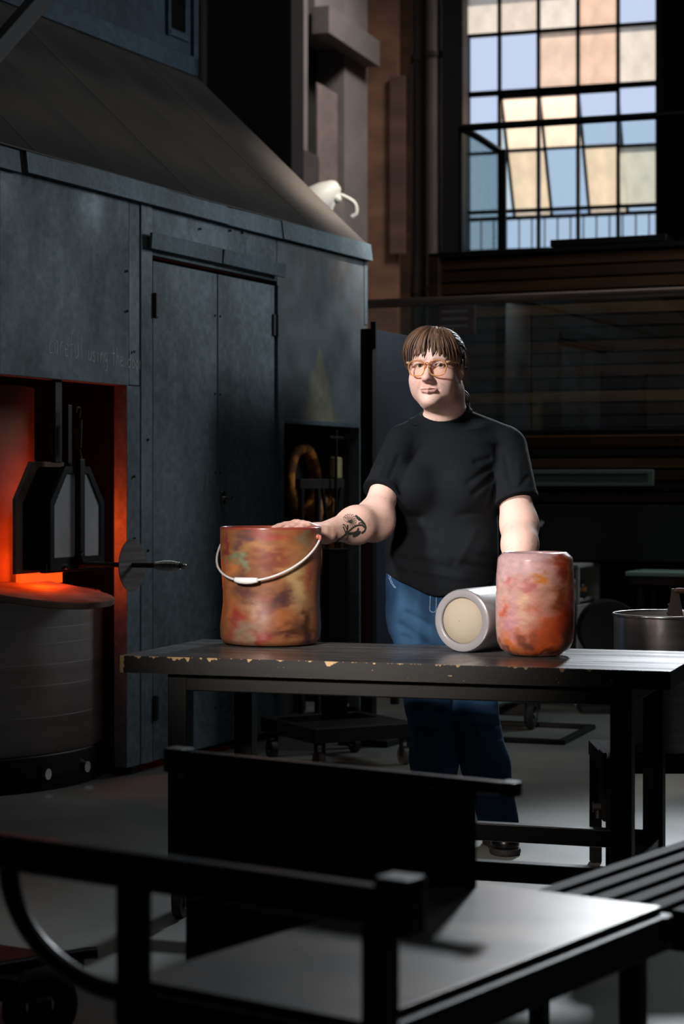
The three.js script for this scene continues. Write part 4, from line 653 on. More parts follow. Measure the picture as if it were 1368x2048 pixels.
const neck = join(0.03, capsule([0.006, 1.47, -0.05], [0.006, 1.36, -0.075], 0.059, 0.066), ellip([-0.002, 1.40, -0.045], [0.048, 0.035, 0.05]));
const trap = join(0.05, capsule([-0.03, 1.355, -0.080], [-0.13, 1.308, -0.04], 0.045, 0.05), capsule([0.04, 1.372, -0.09], [0.19, 1.306, -0.08], 0.045, 0.05));
const armR = join(0.055, capsule(J.sR, J.eR, 0.048, 0.047), capsule(J.eR, mid(J.eR, J.wR, 0.35), 0.046, 0.0485), capsule(mid(J.eR, J.wR, 0.35), J.wR, 0.0485, 0.030), ellip(J.eR, [0.045, 0.045, 0.045]));
const armL = join(0.05, capsule(J.sL, J.eL, 0.058, 0.052), capsule(J.eL, mid(J.eL, J.wL, 0.3), 0.050, 0.048), capsule(mid(J.eL, J.wL, 0.3), J.wL, 0.048, 0.032));
const coreRows = [[0.70, 0.16, 0.115, -0.012, -0.02], [0.86, 0.158, 0.118, -0.014, -0.01], [0.96, 0.165, 0.125, -0.013, -0.005], [1.05, 0.162, 0.11, -0.006, -0.02], [1.16, 0.165, 0.108, -0.01, -0.02], [1.26, 0.15, 0.09, 0.01, -0.045], [1.31, 0.12, 0.075, 0.02, -0.055]];
const core = loft(coreRows, 0.18);
const legCore = join(0.04, capsule([-0.09, 0.76, -0.02], [-0.056, 0.485, 0.05], 0.075, 0.05), capsule([-0.056, 0.485, 0.05], [-0.028, 0.09, -0.03], 0.05, 0.036), capsule([0.065, 0.76, -0.05], [0.086, 0.475, 0.02], 0.075, 0.05), capsule([0.086, 0.475, 0.02], [0.172, 0.09, -0.09], 0.05, 0.036));
// hands: wrist, forward direction, back-of-hand normal; fingers as chains with their own bends
function hand(w, f, n, curls, thumbSide, spread) {
  const F = V(...f).normalize(), N = V(...n).addScaledVector(F, -V(...n).dot(F)).normalize(), S = V(0, 0, 0).crossVectors(F, N).multiplyScalar(thumbSide), at = (a, b, c) => V(...w).addScaledVector(F, a).addScaledVector(S, b).addScaledVector(N, c), fs = [], nails = [];
  const T = (v) => [v.x, v.y, v.z], kn = [0.030, 0.010, -0.010, -0.028], len = [0.072, 0.080, 0.074, 0.058], kz = [0.082, 0.086, 0.082, 0.074];
  for (let i = 0; i < 4; i++) fs.push(capsule(T(at(0.01, kn[i] * 0.6, 0)), T(at(kz[i], kn[i], 0.003)), 0.0125, 0.0108));
  const palm = join(0.016, ...fs, capsule(T(at(-0.02, 0, 0)), T(at(0.02, 0, 0)), 0.027, 0.024), capsule(T(at(0.02, 0.024, -0.008)), T(at(0.05, 0.022, -0.007)), 0.015, 0.011));
  const fingers = [];
  for (let i = 0; i < 4; i++) {
    let p = at(kz[i], kn[i], 0.002), ang = curls[i][0]; const side = spread * (kn[i] / 0.03), seg = [0.45, 0.31, 0.24], ch = [];
    for (let k = 0; k < 3; k++) { const d = F.clone().multiplyScalar(Math.cos(ang)).addScaledVector(N, -Math.sin(ang)).addScaledVector(S, side).normalize(), q = p.clone().addScaledVector(d, len[i] * seg[k]); ch.push(capsule(T(p), T(q), 0.0094 - k * 0.0008, 0.0087 - k * 0.0009)); if (k === 2) nails.push([q.clone().addScaledVector(d, -0.004).addScaledVector(N, 0.006 * Math.cos(ang)), i]); p = q; ang += curls[i][1 + Math.min(k, 1)]; }
    fingers.push(join(0.004, ...ch));
  }
  const t0 = at(0.022, 0.026, -0.006), t1 = at(0.055, 0.050, -0.014), t2 = at(0.082, 0.056, -0.018), t3 = at(0.104, 0.054, -0.022);
  fingers.push(join(0.005, capsule(T(t0), T(t1), 0.0145, 0.0115), capsule(T(t1), T(t2), 0.0115, 0.0098), capsule(T(t2), T(t3), 0.0098, 0.0078)));
  return (x, y, z) => { let d = palm(x, y, z); for (const g of fingers) d = smin2(d, g(x, y, z), 0.0055); return d; };
}
const handR = hand(J.wR, [-0.72, 0.30, 0.56], [0.24, 0.95, -0.12], [[0.42, 0.10, 0.06], [0.40, 0.10, 0.08], [0.42, 0.14, 0.10], [0.46, 0.16, 0.12]], 1, 0.10);
const handL = hand(J.wL, [-0.10, -0.80, 0.58], [0.1, 0.6, 0.79], [[-0.5, 0.1, 0.1], [-0.5, 0.1, 0.1], [-0.5, 0.15, 0.1], [-0.45, 0.15, 0.1]], 1, 0.14);
const bodyF = (x, y, z) => {
  let d = core(x, y, z);
  d = smin2(d, trap(x, y, z), 0.05); d = smin2(d, armR(x, y, z), 0.03); d = smin2(d, armL(x, y, z), 0.03);
  if (y > 1.30) { d = smin2(d, neck(x, y, z), 0.035); if (y > 1.37) d = smin2(d, headW(x, y, z), 0.022); }
  if (y < 0.80) d = smin2(d, legCore(x, y, z), 0.04);
  const wr = Math.hypot(x - J.wR[0], y - J.wR[1], z - J.wR[2]); if (wr < 0.26) d = smin2(d, handR(x, y, z), 0.012);
  const wl = Math.hypot(x - J.wL[0], y - J.wL[1], z - J.wL[2]); if (wl < 0.26) d = smin2(d, handL(x, y, z), 0.012);
  return d;
};
const person = thing('person', 'woman in black T-shirt, blue jeans and amber glasses, hand resting on the bucket', 'person', PERSON);
{
  // skin: one surface, meshed finely where it shows detail
  const gs = [surfaceNet(bodyF, [-0.46, 0.06, -0.24], [0.32, 1.412, 0.60], 0.0075), surfaceNet(bodyF, [-0.13, 1.402, -0.17], [0.10, 1.70, 0.12], 0.0024), surfaceNet((x, y, z) => smin2(handR(x, y, z), armR(x, y, z), 0.012), [-0.60, 0.96, 0.36], [-0.34, 1.10, 0.62], 0.0028), surfaceNet((x, y, z) => smin2(handL(x, y, z), armL(x, y, z), 0.012), [0.10, 0.66, 0.30], [0.30, 0.90, 0.64], 0.0034)];
  gs.forEach((g, gi) => {
    const p = g.attributes.position, c = new Float32Array(p.count * 3);
    for (let i = 0; i < p.count; i++) {
      const x = p.getX(i), y = p.getY(i), z = p.getZ(i), n = n3(x * 40, y * 40, z * 40, 601) - 0.5, fr = n3(x * 230, y * 230, z * 230, 603);
      let r = 0.62, gg = 0.405, b = 0.345; const k = 1 + 0.16 * n - 0.30 * sstep(0.66, 0.80, fr) * 0.6; r *= k; gg *= k * (1 - 0.08 * n); b *= k * (1 - 0.10 * n);
      if (gi === 1) {
        const X = (x - HC[0]) * cosY + (z - HC[2]) * sinY, Y = y - HC[1], Z = (z - HC[2]) * cosY - (x - HC[0]) * sinY;
        const blush = Math.exp(-(((Math.abs(X) - 0.042) / 0.022) ** 2 + ((Y + 0.042) / 0.022) ** 2)) * 0.55 + Math.exp(-((X / 0.014) ** 2 + ((Y + 0.042) / 0.012) ** 2)) * 0.5 * (Z > 0.08);
        gg *= 1 - 0.20 * blush; b *= 1 - 0.20 * blush;
        const lw = Math.abs(X) / 0.029, lip = Z > 0.07 && lw < 1 ? sstep(1, 0.8, lw) * sstep(-0.0925, -0.088, Y) * sstep(-0.0685, -0.0725, Y + 0.004 * lw * lw) : 0;
        r += (0.48 - r) * lip * 0.5; gg += (0.21 - gg) * lip * 0.5; b += (0.19 - b) * lip * 0.5;
        const line = Z > 0.06 && Math.abs(Y + 0.0790 - 0.0022 * lw * lw) < 0.0017 && lw < 1.05 ? 0.65 : 0; r *= 1 - line * 0.6; gg *= 1 - line * 0.75; b *= 1 - line * 0.75;
        const es = Math.max(Math.hypot((Math.abs(X) - 0.0345) / 0.0155, (Y + 0.0008) / 0.0062)); if (Z > 0.06 && es < 1.12 && es > 0.75) { const q = Y > 0 ? 0.35 : 0.75; r *= q; gg *= q * 0.9; b *= q * 0.88; }
      } else if (gi > 1) { gg *= 0.94; b *= 0.94; }
      c.set([r, gg, b], i * 3);
    }
    g.setAttribute('color', new THREE.BufferAttribute(c, 3));
  });
  const body = obj('body', gs, phys({ vertexColors: true, roughness: 0.48, specularIntensity: 0.8, sheen: 0.15, sheenColor: new THREE.Color(0xffd8c8), bumpMap: rep(tex(256, 256, (u, v) => { const k = 0.5 + 0.5 * (hash(u * 256 | 0, v * 256 | 0, 9) - 0.5) + 0.3 * (fbm(u * 40, v * 40, 11, 2, 40, 40) - 0.5); return [k, k, k]; }, false), 12), bumpScale: 0.0004 }), person);
  // eyes
  for (const s of [-1, 1]) {
    const e = new THREE.SphereGeometry(0.0125, 40, 48), p = e.attributes.position, c = new Float32Array(p.count * 3);
    for (let i = 0; i < p.count; i++) { const a = Math.acos(clamp(p.getY(i) / 0.0125, -1, 1)), q = a < 0.19 ? [0.012, 0.010, 0.010] : a < 0.47 ? [0.10, 0.075, 0.045] : a < 0.52 ? [0.06, 0.05, 0.04] : [0.62, 0.56, 0.53]; c.set(q, i * 3); }
    e.setAttribute('color', new THREE.BufferAttribute(c, 3)); e.rotateX(Math.PI / 2 + 0.05); e.rotateY(0.33); e.translate(s * 0.0345, -0.0005, 0.0645);
    obj('eye', toHead(e.toNonIndexed()), phys({ vertexColors: true, roughness: 0.12, clearcoat: 1, clearcoatRoughness: 0.05 }), person);
  }
  // tattoo: ink lines on a patch lifted from the forearm's own surface
  const cv = document.createElement('canvas'); cv.width = 512; cv.height = 320; const c2 = cv.getContext('2d');
  c2.clearRect(0, 0, 512, 320); c2.strokeStyle = c2.fillStyle = 'rgba(38,46,44,0.86)'; c2.lineCap = c2.lineJoin = 'round';
  const sx = (x) => (x - 200) * 512 / 700, sy = (y) => (y - 260) * 320 / 620;
  const path = (w, pts) => { c2.lineWidth = w; c2.beginPath(); c2.moveTo(sx(pts[0][0]), sy(pts[0][1])); for (let i = 1; i < pts.length - 1; i++) c2.quadraticCurveTo(sx(pts[i][0]), sy(pts[i][1]), sx((pts[i][0] + pts[i + 1][0]) / 2), sy((pts[i][1] + pts[i + 1][1]) / 2)); const l = pts[pts.length - 1]; c2.lineTo(sx(l[0]), sy(l[1])); c2.stroke(); };
  for (let i = 0; i < 11; i++) { const a = -2.5 + i * 0.36, X = 530 + 150 * Math.cos(a), Y = 395 + 125 * Math.sin(a); c2.lineWidth = 4.5; c2.beginPath(); c2.ellipse(sx((X + 530) / 2), sy((Y + 400) / 2), 40, 15, Math.atan2(Y - 400, X - 545), 0, 6.3); c2.stroke(); }
  path(20, [[225, 815], [330, 720], [470, 620], [490, 560], [500, 470]]); path(18, [[470, 620], [560, 520], [680, 460], [770, 460], [800, 500]]); path(22, [[650, 300], [720, 350], [790, 420], [835, 500], [810, 570], [760, 600]]); path(12, [[700, 430], [740, 410], [780, 440]]); path(10, [[670, 300], [690, 340], [720, 360]]);
  path(14, [[470, 610], [430, 500], [420, 490]]); path(10, [[480, 520], [450, 450], [415, 445]]); path(26, [[520, 610], [620, 610], [690, 560], [690, 530]]); path(30, [[610, 650], [660, 640], [720, 590]]); path(12, [[500, 640], [500, 690], [480, 720]]); path(9, [[640, 300], [660, 330], [690, 370], [720, 380]]);
  const T = new THREE.CanvasTexture(cv); T.colorSpace = THREE.SRGBColorSpace; T.magFilter = THREE.LinearFilter;
  // patch axes: along the forearm and across it, dropped on to the skin
  const a0 = V(-0.363, 1.080, 0.36), U = V(0.117, 0, 0), W = V(0.0, -0.106, 0.0), dir = V(0, 0, 1), nu = 56, nv = 40, pp = [], uu = [], ix = [];
  for (let j = 0; j <= nv; j++) for (let i = 0; i <= nu; i++) {
    const q = a0.clone().addScaledVector(U, i / nu).addScaledVector(W, j / nv).addScaledVector(dir, 0.14); let d = 0;
    for (let s = 0; s < 60; s++) { const g = bodyF(q.x, q.y, q.z) - 0.0006; if (g < 1e-4) break; q.addScaledVector(dir, -g * 0.8); d += g * 0.8; if (d > 0.24) break; }
    pp.push(q.x, q.y, q.z); uu.push(i / nu, 1 - j / nv);
  }
  for (let j = 0; j < nv; j++) for (let i = 0; i < nu; i++) { const a = j * (nu + 1) + i, q = [a, a + nu + 1, a + 1, a + 1, a + nu + 1, a + nu + 2], far = q.some((k) => Math.abs(bodyF(pp[k * 3], pp[k * 3 + 1], pp[k * 3 + 2])) > 0.003); if (!far) ix.push(...q); }
  const tg = new THREE.BufferGeometry(); tg.setAttribute('position', new THREE.Float32BufferAttribute(pp, 3)); tg.setAttribute('uv', new THREE.Float32BufferAttribute(uu, 2)); tg.setIndex(ix); tg.computeVertexNormals();
  const tt = obj('tattoo', tg, mat({ map: T, transparent: true, roughness: 0.5 }), body); tt.userData.label = 'dark ink tattoo of a flower with curling stems'; tt.castShadow = false;
}
// ---- clothing
const bust = join(0.04, ellip([-0.108, 1.150, 0.068], [0.088, 0.082, 0.082]), ellip([0.052, 1.150, 0.052], [0.088, 0.082, 0.082]));
const shirtRows = [[0.78, 0.172, 0.140, -0.012, -0.005], [0.86, 0.176, 0.146, -0.014, 0.006], [0.95, 0.183, 0.150, -0.012, 0.008], [1.035, 0.178, 0.128, -0.006, -0.008], [1.10, 0.181, 0.124, -0.014, -0.012], [1.16, 0.184, 0.126, -0.014, -0.014], [1.24, 0.172, 0.110, 0.004, -0.035], [1.30, 0.152, 0.090, 0.018, -0.05], [1.345, 0.11, 0.072, 0.015, -0.06]];
const shirtTorso = loft(shirtRows, 0.18), shTrap = (x, y, z) => trap(x, y, z) - 0.007, shNeck = (x, y, z) => neck(x, y, z) - 0.006;
const slR = [[-0.142, 1.284, -0.025], [-0.216, 1.112, 0.135]], slL = [[0.204, 1.286, -0.08], [0.227, 1.068, 0.10]];
const cuffR = V(-0.40, -0.66, 0.56).normalize(), cuffL = V(0.22, -0.86, 0.42).normalize();
const sleeveR = (() => { const c = capsule(slR[0], slR[1], 0.058, 0.064), q = V(-0.210, 1.140, 0.108); return (x, y, z) => Math.max(c(x, y, z), (x - q.x) * cuffR.x + (y - q.y) * cuffR.y + (z - q.z) * cuffR.z); })();
const sleeveL = (() => { const c = capsule(slL[0], slL[1], 0.067, 0.072), q = V(0.224, 1.114, 0.065); return (x, y, z) => Math.max(c(x, y, z), (x - q.x) * cuffL.x + (y - q.y) * cuffL.y + (z - q.z) * cuffL.z); })();
const ridge = (x, y, z, [ax, ay], [bxx, by], w, amp) => { if (z < -0.03) return 0; const dx = bxx - ax, dy = by - ay, t = clamp(((x - ax) * dx + (y - ay) * dy) / (dx * dx + dy * dy)), d = Math.hypot(x - ax - t * dx, y - ay - t * dy); return d > 3 * w ? 0 : amp * Math.exp(-(d * d) / (w * w)) * sstep(0, 0.18, t + 0.02) * sstep(1.02, 0.8, t) * sstep(-0.03, 0.03, z); };
const FOLDS = [ // start, end, width, depth (negative: groove)
  [[-0.19, 1.075, 0.10], [-0.06, 1.062, 0.13], 0.012, -0.007], [[-0.19, 1.045, 0.09], [-0.02, 1.030, 0.12], 0.010, 0.004], [[0.02, 1.07, 0.12], [0.16, 1.09, 0.06], 0.012, -0.004],
  [[0.155, 1.23, 0.02], [0.05, 1.165, 0.13], 0.011, -0.006], [[0.16, 1.205, 0.03], [0.07, 1.128, 0.13], 0.010, -0.006], [[0.15, 1.255, 0.0], [0.08, 1.235, 0.08], 0.010, -0.005], [[0.16, 1.19, 0.04], [0.12, 1.09, 0.10], 0.009, 0.004],
  [[-0.10, 1.27, 0.03], [-0.15, 1.16, 0.11], 0.010, -0.004], [[-0.08, 1.31, 0.0], [-0.12, 1.24, 0.07], 0.009, 0.003],
  [[-0.17, 0.945, 0.10], [0.05, 0.895, 0.15], 0.014, -0.006], [[-0.17, 0.915, 0.09], [0.09, 0.868, 0.15], 0.012, 0.005], [[-0.05, 0.985, 0.15], [0.15, 0.930, 0.08], 0.014, -0.005], [[0.0, 0.93, 0.15], [0.16, 0.895, 0.07], 0.012, -0.005], [[-0.06, 1.03, 0.13], [-0.13, 0.94, 0.13], 0.014, -0.004], [[0.10, 1.04, 0.09], [0.02, 0.90, 0.15], 0.014, 0.004],
];
const ARMF = [[[0.19, 1.27, 0.0], [0.20, 1.17, 0.085], 0.009, -0.005], [[0.235, 1.25, -0.02], [0.225, 1.15, 0.09], 0.010, 0.003], [[0.265, 1.20, 0.0], [0.21, 1.14, 0.09], 0.009, -0.004], [[-0.145, 1.27, 0.03], [-0.19, 1.17, 0.12], 0.009, -0.004], [[-0.19, 1.27, -0.01], [-0.22, 1.18, 0.09], 0.009, 0.003]];
const folds = (list, x, y, z) => { let s = 0; for (const [a, b, w, amp] of list) s += ridge(x, y, z, a, b, w, amp); return s; };
const neckCut = (x, y, z) => y - (1.352 + 0.10 * x + 0.42 * (0.045 - z) + 1.8 * (x + 0.012) * (x + 0.012) * (z > -0.1 ? 1 : 0.6));
const shirtF = (x, y, z) => {
  let d = smin2(shirtTorso(x, y, z), bust(x, y, z), 0.05);
  d = smin2(d, shTrap(x, y, z), 0.05); if (y > 1.3) d = smin2(d, shNeck(x, y, z), 0.03);
  if (d < 0.03) d -= folds(FOLDS, x, y, z) + 0.0022 * (n3(x * 26, y * 20, z * 26, 611) - 0.5) * 2;
  let s = Math.min(sleeveR(x, y, z), sleeveL(x, y, z)); if (s < 0.02) s -= folds(ARMF, x, y, z) + 0.002 * (n3(x * 30, y * 24, z * 30, 613) - 0.5);
  d = smin2(d, s, 0.016);
  const hx = x + 0.016, hem = 0.822 + (hx < 0 ? 2.3 : 1.5) * hx * hx + 0.004 * Math.sin(x * 40);
  d = Math.max(d, hem - y); d = Math.max(d, neckCut(x, y, z));
  return d;
};
{
  const weave = rep(tex(128, 128, (u, v) => { const k = 0.5 + 0.28 * Math.sin(u * 2 * Math.PI * 16) * Math.sin(v * 2 * Math.PI * 16) + 0.3 * (hash(u * 128 | 0, v * 128 | 0, 15) - 0.5); return [k, k, k]; }, false), 14);
  const cotton = phys({ color: 0x080c11, roughness: 0.9, specularIntensity: 0.35, sheen: 0.08, sheenColor: new THREE.Color(0x27313a), sheenRoughness: 0.6, bumpMap: weave, bumpScale: 0.0006 });
  const shirt = obj('t_shirt', surfaceNet(shirtF, [-0.31, 0.80, -0.22], [0.32, 1.46, 0.25], 0.005), cotton, person);
  const band = (g, lo, hi, c = 0.003) => surfaceNet(g, lo, hi, c);
  obj('collar', band((x, y, z) => Math.max(smin2(shNeck(x, y, z), shTrap(x, y, z), 0.03) - 0.0035, neckCut(x, y, z) - 0.002, -0.020 - neckCut(x, y, z), -(neck(x, y, z) - 0.0025)), [-0.13, 1.33, -0.17], [0.13, 1.47, 0.08]), cotton, shirt);
  const cuff = (sl, dirv, q) => (x, y, z) => { const t = (x - q[0]) * dirv.x + (y - q[1]) * dirv.y + (z - q[2]) * dirv.z; return Math.max(sl(x, y, z) - 0.0018, -0.018 - t); };
  obj('sleeve_hem', band((x, y, z) => Math.max(cuff(sleeveR, cuffR, [-0.210, 1.140, 0.108])(x, y, z), x + 0.145), [-0.31, 1.05, 0.0], [-0.13, 1.22, 0.21]), cotton, shirt);
  obj('sleeve_hem', band((x, y, z) => Math.max(cuff(sleeveL, cuffL, [0.224, 1.114, 0.065])(x, y, z), 0.15 - x), [0.13, 1.03, -0.06], [0.32, 1.19, 0.22]), cotton, shirt);
}
const pelvis = loft([[0.62, 0.10, 0.10, -0.015, -0.02], [0.70, 0.172, 0.128, -0.008, -0.02], [0.78, 0.181, 0.138, -0.010, -0.018], [0.86, 0.178, 0.136, -0.013, -0.01], [0.905, 0.174, 0.132, -0.014, -0.006]], 0.18);
const legR = join(0.03, capsule([-0.088, 0.745, -0.02], [-0.058, 0.485, 0.055], 0.092, 0.070), capsule([-0.054, 0.485, 0.055], [-0.034, 0.29, 0.0], 0.074, 0.075), capsule([-0.036, 0.29, 0.0], [-0.028, 0.075, -0.03], 0.071, 0.066)), legL = join(0.03, capsule([0.068, 0.745, -0.05], [0.083, 0.475, 0.022], 0.092, 0.078), capsule([0.083, 0.475, 0.022], [0.128, 0.27, -0.04], 0.078, 0.077), capsule([0.136, 0.27, -0.04], [0.178, 0.07, -0.085], 0.072, 0.066));
const JF = [[[-0.05, 0.66, 0.13], [-0.16, 0.735, 0.10], 0.012, -0.009], [[-0.02, 0.64, 0.12], [-0.15, 0.695, 0.11], 0.011, -0.009], [[-0.04, 0.72, 0.13], [-0.14, 0.77, 0.11], 0.010, -0.006], [[0.0, 0.66, 0.12], [0.12, 0.735, 0.08], 0.012, -0.009], [[-0.13, 0.60, 0.10], [-0.03, 0.585, 0.12], 0.010, -0.006],
  [[-0.125, 0.52, 0.10], [-0.01, 0.50, 0.12], 0.010, -0.009], [[-0.125, 0.475, 0.10], [0.0, 0.46, 0.11], 0.010, -0.011], [[-0.12, 0.44, 0.09], [-0.01, 0.435, 0.10], 0.010, 0.009], [[-0.115, 0.41, 0.07], [0.0, 0.395, 0.09], 0.010, -0.009], [[0.04, 0.50, 0.09], [0.16, 0.49, 0.06], 0.010, -0.009], [[0.05, 0.45, 0.08], [0.17, 0.44, 0.05], 0.010, 0.009], [[0.06, 0.42, 0.07], [0.18, 0.40, 0.03], 0.010, -0.011], [[0.08, 0.36, 0.05], [0.19, 0.345, 0.0], 0.010, 0.008],
  [[-0.10, 0.13, 0.04], [0.03, 0.125, 0.05], 0.010, 0.008], [[0.11, 0.12, 0.0], [0.24, 0.125, -0.02], 0.010, 0.008], [[0.12, 0.165, 0.0], [0.24, 0.155, -0.03], 0.010, -0.008]];
const jeansF = (x, y, z) => { let d = pelvis(x, y, z); const l = Math.min(legR(x, y, z), legL(x, y, z)); d = smin2(d, l, 0.03); if (d < 0.03) d -= folds(JF, x, y, z) + 0.003 * (n3(x * 24, y * 30, z * 24, 621) - 0.5); d = Math.max(d, 0.035 - y, y - 0.905); return d; };
{
  const g = surfaceNet(jeansF, [-0.21, 0.02, -0.2], [0.27, 0.92, 0.15], 0.006), p = g.attributes.position, c = new Float32Array(p.count * 3);
  for (let i = 0; i < p.count; i++) { const x = p.getX(i), y = p.getY(i), z = p.getZ(i), n = n3(x * 60, y * 26, z * 60, 631), w = sstep(0.42, 0.66, n3(x * 16, y * 9, z * 16, 633)) * 0.55, k = 0.75 + 0.5 * n; c.set([(0.008 + 0.020 * w) * k, (0.030 + 0.045 * w) * k, (0.075 + 0.072 * w) * k], i * 3); }
  g.setAttribute('color', new THREE.BufferAttribute(c, 3));
  const twill = rep(tex(128, 128, (u, v) => { const k = 0.5 + 0.3 * Math.sin((u + v) * 2 * Math.PI * 16) + 0.35 * (hash(u * 128 | 0, v * 128 | 0, 25) - 0.5); return [k, k, k]; }, false), 10);
  const jeans = obj('jeans', g, phys({ vertexColors: true, roughness: 0.9, specularIntensity: 0.35, bumpMap: twill, bumpScale: 0.0008 }), person);
  const on = (x, y, lift = 0.001) => { let z = 0.2; for (let s = 0; s < 60; s++) { const d = jeansF(x, y, z) - lift; if (d < 2e-4) break; z -= d * 0.7; } return [x, y, z]; };
  const thread = mat({ color: 0x7f93ac, roughness: 0.8 }), st = [];
  const seamPts = []; for (let i = 0; i <= 10; i++) { const t = i / 10; seamPts.push(on(-0.052 - 0.002 * t, 0.83 - 0.055 * t)); } for (let i = 1; i <= 6; i++) { const a = Math.PI * i / 6; seamPts.push(on(-0.044 - 0.010 * Math.cos(a), 0.775 - 0.008 * Math.sin(a))); } for (let i = 1; i <= 10; i++) seamPts.push(on(-0.034, 0.775 + 0.0055 * i));
  st.push(tube(seamPts, 0.0011, 60, 5));
  for (const dx of [0, 0.004]) { const q = []; for (let i = 0; i <= 16; i++) { const t = i / 16; q.push(on(-0.181 + 0.018 * t * t + dx, 0.885 - 0.045 * t)); } st.push(tube(q, 0.0008, 30, 5)); }
  obj('stitching', st, thread, jeans);
  // boots
  const boot = (ax, az, yaw, n) => { const s = Math.sin(yaw), c2 = Math.cos(yaw), P = (f, y, o = 0) => [ax + s * f + c2 * o, y, az + c2 * f - s * o]; const f = join(0.03, capsule(P(0, 0.17), P(-0.01, 0.06), 0.05, 0.044), capsule(P(-0.03, 0.045), P(0.13, 0.036), 0.04, 0.036), ellip(P(0.165, 0.036), [0.045, 0.034, 0.05], -yaw)); const b = obj('boot', surfaceNet((x, y, z) => Math.max(f(x, y, z), 0.012 - y, y - 0.15), [ax - 0.2, 0, az - 0.16], [ax + 0.2, 0.16, az + 0.26], 0.006), M.gloss, person); obj('sole', surfaceNet((x, y, z) => Math.max(f(x, 0.04, z) - 0.004, -y, y - 0.022), [ax - 0.2, -0.006, az - 0.16], [ax + 0.2, 0.03, az + 0.26], 0.006), M.dark, b); };
  boot(-0.028, -0.03, -0.25); boot(0.178, -0.085, 0.05);
}
